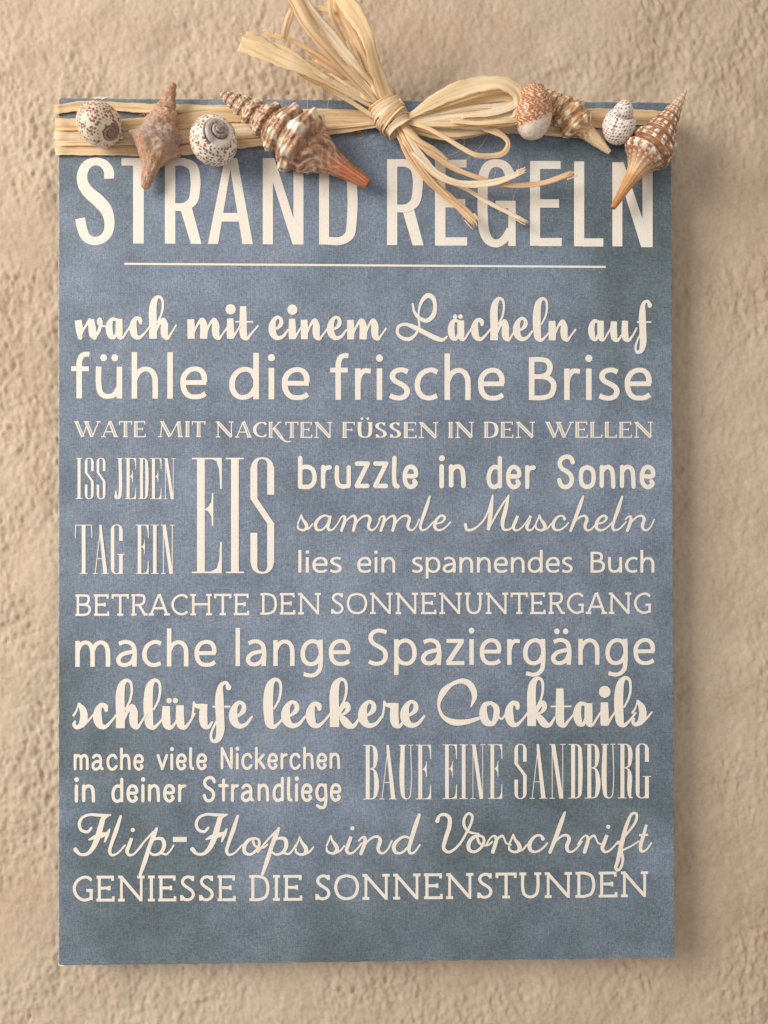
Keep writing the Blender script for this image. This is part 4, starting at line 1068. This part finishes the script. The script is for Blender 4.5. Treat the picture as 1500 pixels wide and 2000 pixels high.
# turns of raffia round the knot
ax_px = np.array([0.60, 0.80]); bx_px = np.array([0.80, -0.60])
kc = P(764, 228, 0.005); A3 = Vector((ax_px[0], 0, -ax_px[1])); B3 = Vector((bx_px[0], 0, -bx_px[1]))
for i, (o_, rb, w, sk, rh) in enumerate(((-27, 25, 15, 5, 3.6), (-15, 28, 17, 2, 4.0), (-2, 30, 15, -3, 4.3), (11, 30, 16, 3, 4.2), (24, 26, 15, -2, 3.7), (4, 31, 9, 16, 4.6))):
    pts = []
    for k in range(17):
        f = 2*math.pi*k/16 - 0.6
        rr = rb*(1+.05*math.sin(2*f+i))
        q = kc + A3*((o_+sk*math.sin(f+i)+sk*.6*math.cos(f))*PXM) + B3*(rr*PXM*math.cos(f)) + OUT*(rh/1000*math.sin(f))
        pts.append((q.x, q.z, q.y, w*PXM*(1+.12*math.sin(3*f+i))))
    ribbon3('wrap', pts, side=tuple(A3), raw=True, n=5, curl=.12, crease=.05, thick=0.0003)
for pts in ([(601, 211, 7), (601, 190, 8), (603, 174, 9), (615, 168, 9), (650, 166, 8), (700, 168, 7)], [(647, 146, 10), (652, 166, 9), (646, 186, 8), (640, 205, 7), (641, 214, 6)],
            [(908, 268, 3), (905, 285, 3), (893, 297, 2), (870, 305, 1)], [(952, 266, 3), (935, 290, 3), (920, 302, 2), (910, 312, 1)],
            [(1015, 338, 8), (1012, 328, 8.5), (1013, 322, 9)], [(905, 432, 5), (902, 416, 5), (898, 408, 5)], [(980, 402, 4), (976, 414, 3.5), (979, 420, 3)],
            [(965, 345, 6), (968, 335, 6.5), (966, 328, 7)], [(1008, 368, 4), (1004, 382, 2), (1000, 395, 1), (999, 404, .6)], [(830, 300, 6), (822, 306, 5), (815, 304, 4)],
            [(276, 218, 1.6), (283, 226, 1.4), (288, 232, .8)], [(272, 225, 1.2), (280, 223, 1.3), (290, 222, 1.2)]):
    hair('fibre', pts)

# dents and glue on the board face
def dent(name, px, py, r, mat, hgt, label, squash=1.0, seed=0):
    c = P(px, py, 0.0); vs, fs = [], []
    n, rings = 28, (1.0, .86, .66, .50, .3)
    hs = (0.00003, hgt, hgt*.85, hgt*.25, 0.00006)
    for R_, h_ in zip(rings, hs):
        for k in range(n):
            a = 2*math.pi*k/n; q = 1+.12*math.sin(3*a+seed)+.06*math.sin(7*a+seed*2)
            vs.append((c.x+r*R_*q*math.cos(a), -h_*(1+.25*math.sin(5*a+seed)), c.z+r*R_*q*squash*math.sin(a)))
    for i in range(len(rings)-1):
        for k in range(n):
            j = (k+1) % n; fs.append([i*n+k, i*n+j, (i+1)*n+j, (i+1)*n+k])
    fs.append([(len(rings)-1)*n+k for k in range(n)])
    tag(link_mesh(name, vs, fs, mat, sign), label)
dent('glue_spot', 703, 261, 0.0014, mat_plain('glue_brown', (.30, .17, .10), .25, .6), 0.00035, 'dried brown glue ring below the raffia', 0.75, 1)
dent('nail_dent', 728, 266, 0.0009, mat_plain('dent_grey', (.26, .27, .27), .5), 0.00018, 'small pale dent beside the glue spot', .9, 2)

# bare spots where the paint has come off the corners and edge
M_CHIP = mat_plain('bare_primer', (.62, .58, .50), .7, .2)
def chip(pts, label, hgt=0.00012):
    q = [P(x, y, hgt) for x, y in pts]; b_ = [P(x, y, -0.0003) for x, y in pts]; n = len(q)
    fs = [list(range(n))]+[[i, (i+1) % n, n+(i+1) % n, n+i] for i in range(n)]
    o = link_mesh('paint_chip', q+b_, fs, M_CHIP, sign, smooth=False); tag(o, label)
    bm = bmesh.new(); bm.from_mesh(o.data); bmesh.ops.recalc_face_normals(bm, faces=bm.faces); bm.to_mesh(o.data); bm.free()
chip([(113.2, 1879), (115, 1881.5), (117, 1884), (121, 1884.6), (128, 1885), (122, 1887), (116, 1887.2), (113.6, 1885)], 'white chip on the lower left corner')
chip([(178, 190), (186, 193.5), (192, 191.6), (199, 194.6), (206, 192), (210, 189.6), (196, 188.8)], 'scuffed white patch on the top edge')

for k in range(26):      # torn fibres lifting off the strands
    x = RS.uniform(112, 700) if k % 3 else RS.uniform(1080, 1290)
    y = RS.uniform(206, 296) if x < 560 else RS.uniform(218, 250)
    L_ = RS.uniform(8, 26); a_ = RS.uniform(-.7, .7)
    hair('fibre', [(x, y, 1.6), (x+L_*.5, y+L_*.25*a_, 2.6), (x+L_, y+L_*.8*a_, RS.uniform(2.5, 4))], r=0.00004)
M_GLUE = mat_plain('dried_glue', (.78, .68, .50), .2, .6)
def glue(px, py, r, h, parent_label):
    c = P(px, py, h); vs, fs = [], []
    n, m_ = 14, 6
    for i in range(m_+1):
        f = math.pi*i/m_/1.0
        for k in range(n):
            a = 2*math.pi*k/n; q = r*(1+.25*math.sin(2*a+px)+.12*math.sin(5*a+py))
            vs.append((c.x+q*math.sin(f)*math.cos(a), c.y-0.55*r*math.cos(f), c.z+q*math.sin(f)*math.sin(a)*.7))
    for i in range(m_):
        for k in range(n): fs.append([i*n+k, i*n+(k+1) % n, (i+1)*n+(k+1) % n, (i+1)*n+k])
    o = link_mesh('glue_dab', vs, fs, M_GLUE, bow); tag(o, parent_label)
glue(1318, 283, 0.0011, 0.002, 'cream dab of glue under the slender shell')
glue(236, 268, 0.0009, 0.0022, 'dab of glue beside the first snail shell')
glue(612, 262, 0.0010, 0.0018, 'dab of glue under the large shell')

for x, y, h, dx, dy in ((928, 432, 5, .55, .83), (1023, 430, 4, .88, .45), (1024, 334, 8, .92, -.38), (1118, 338, 7, .92, -.38), (922, 436, 5, .6, .8), (473, 77, 15, -.85, -.3), (521, 64, 13, -.9, -.3)):
    for k in range(5):   # split tips of the cut ends
        s_ = RS.uniform(-8, 8); L_ = RS.uniform(4, 15)
        x0_, y0_ = x-dy*s_-dx*14, y+dx*s_-dy*14
        ribbon3('strand', [(x0_, y0_, h, 2.6), (x0_+dx*(8+L_*.5), y0_+dy*(8+L_*.5)+RS.uniform(-1.5, 1.5), h+.2, 2.2), (x0_+dx*(10+L_)-dy*RS.uniform(-3, 3), y0_+dy*(10+L_)+dx*RS.uniform(-3, 3), h+RS.uniform(-.3, .6), .8)], n=5, nW=3, thick=0.00005)
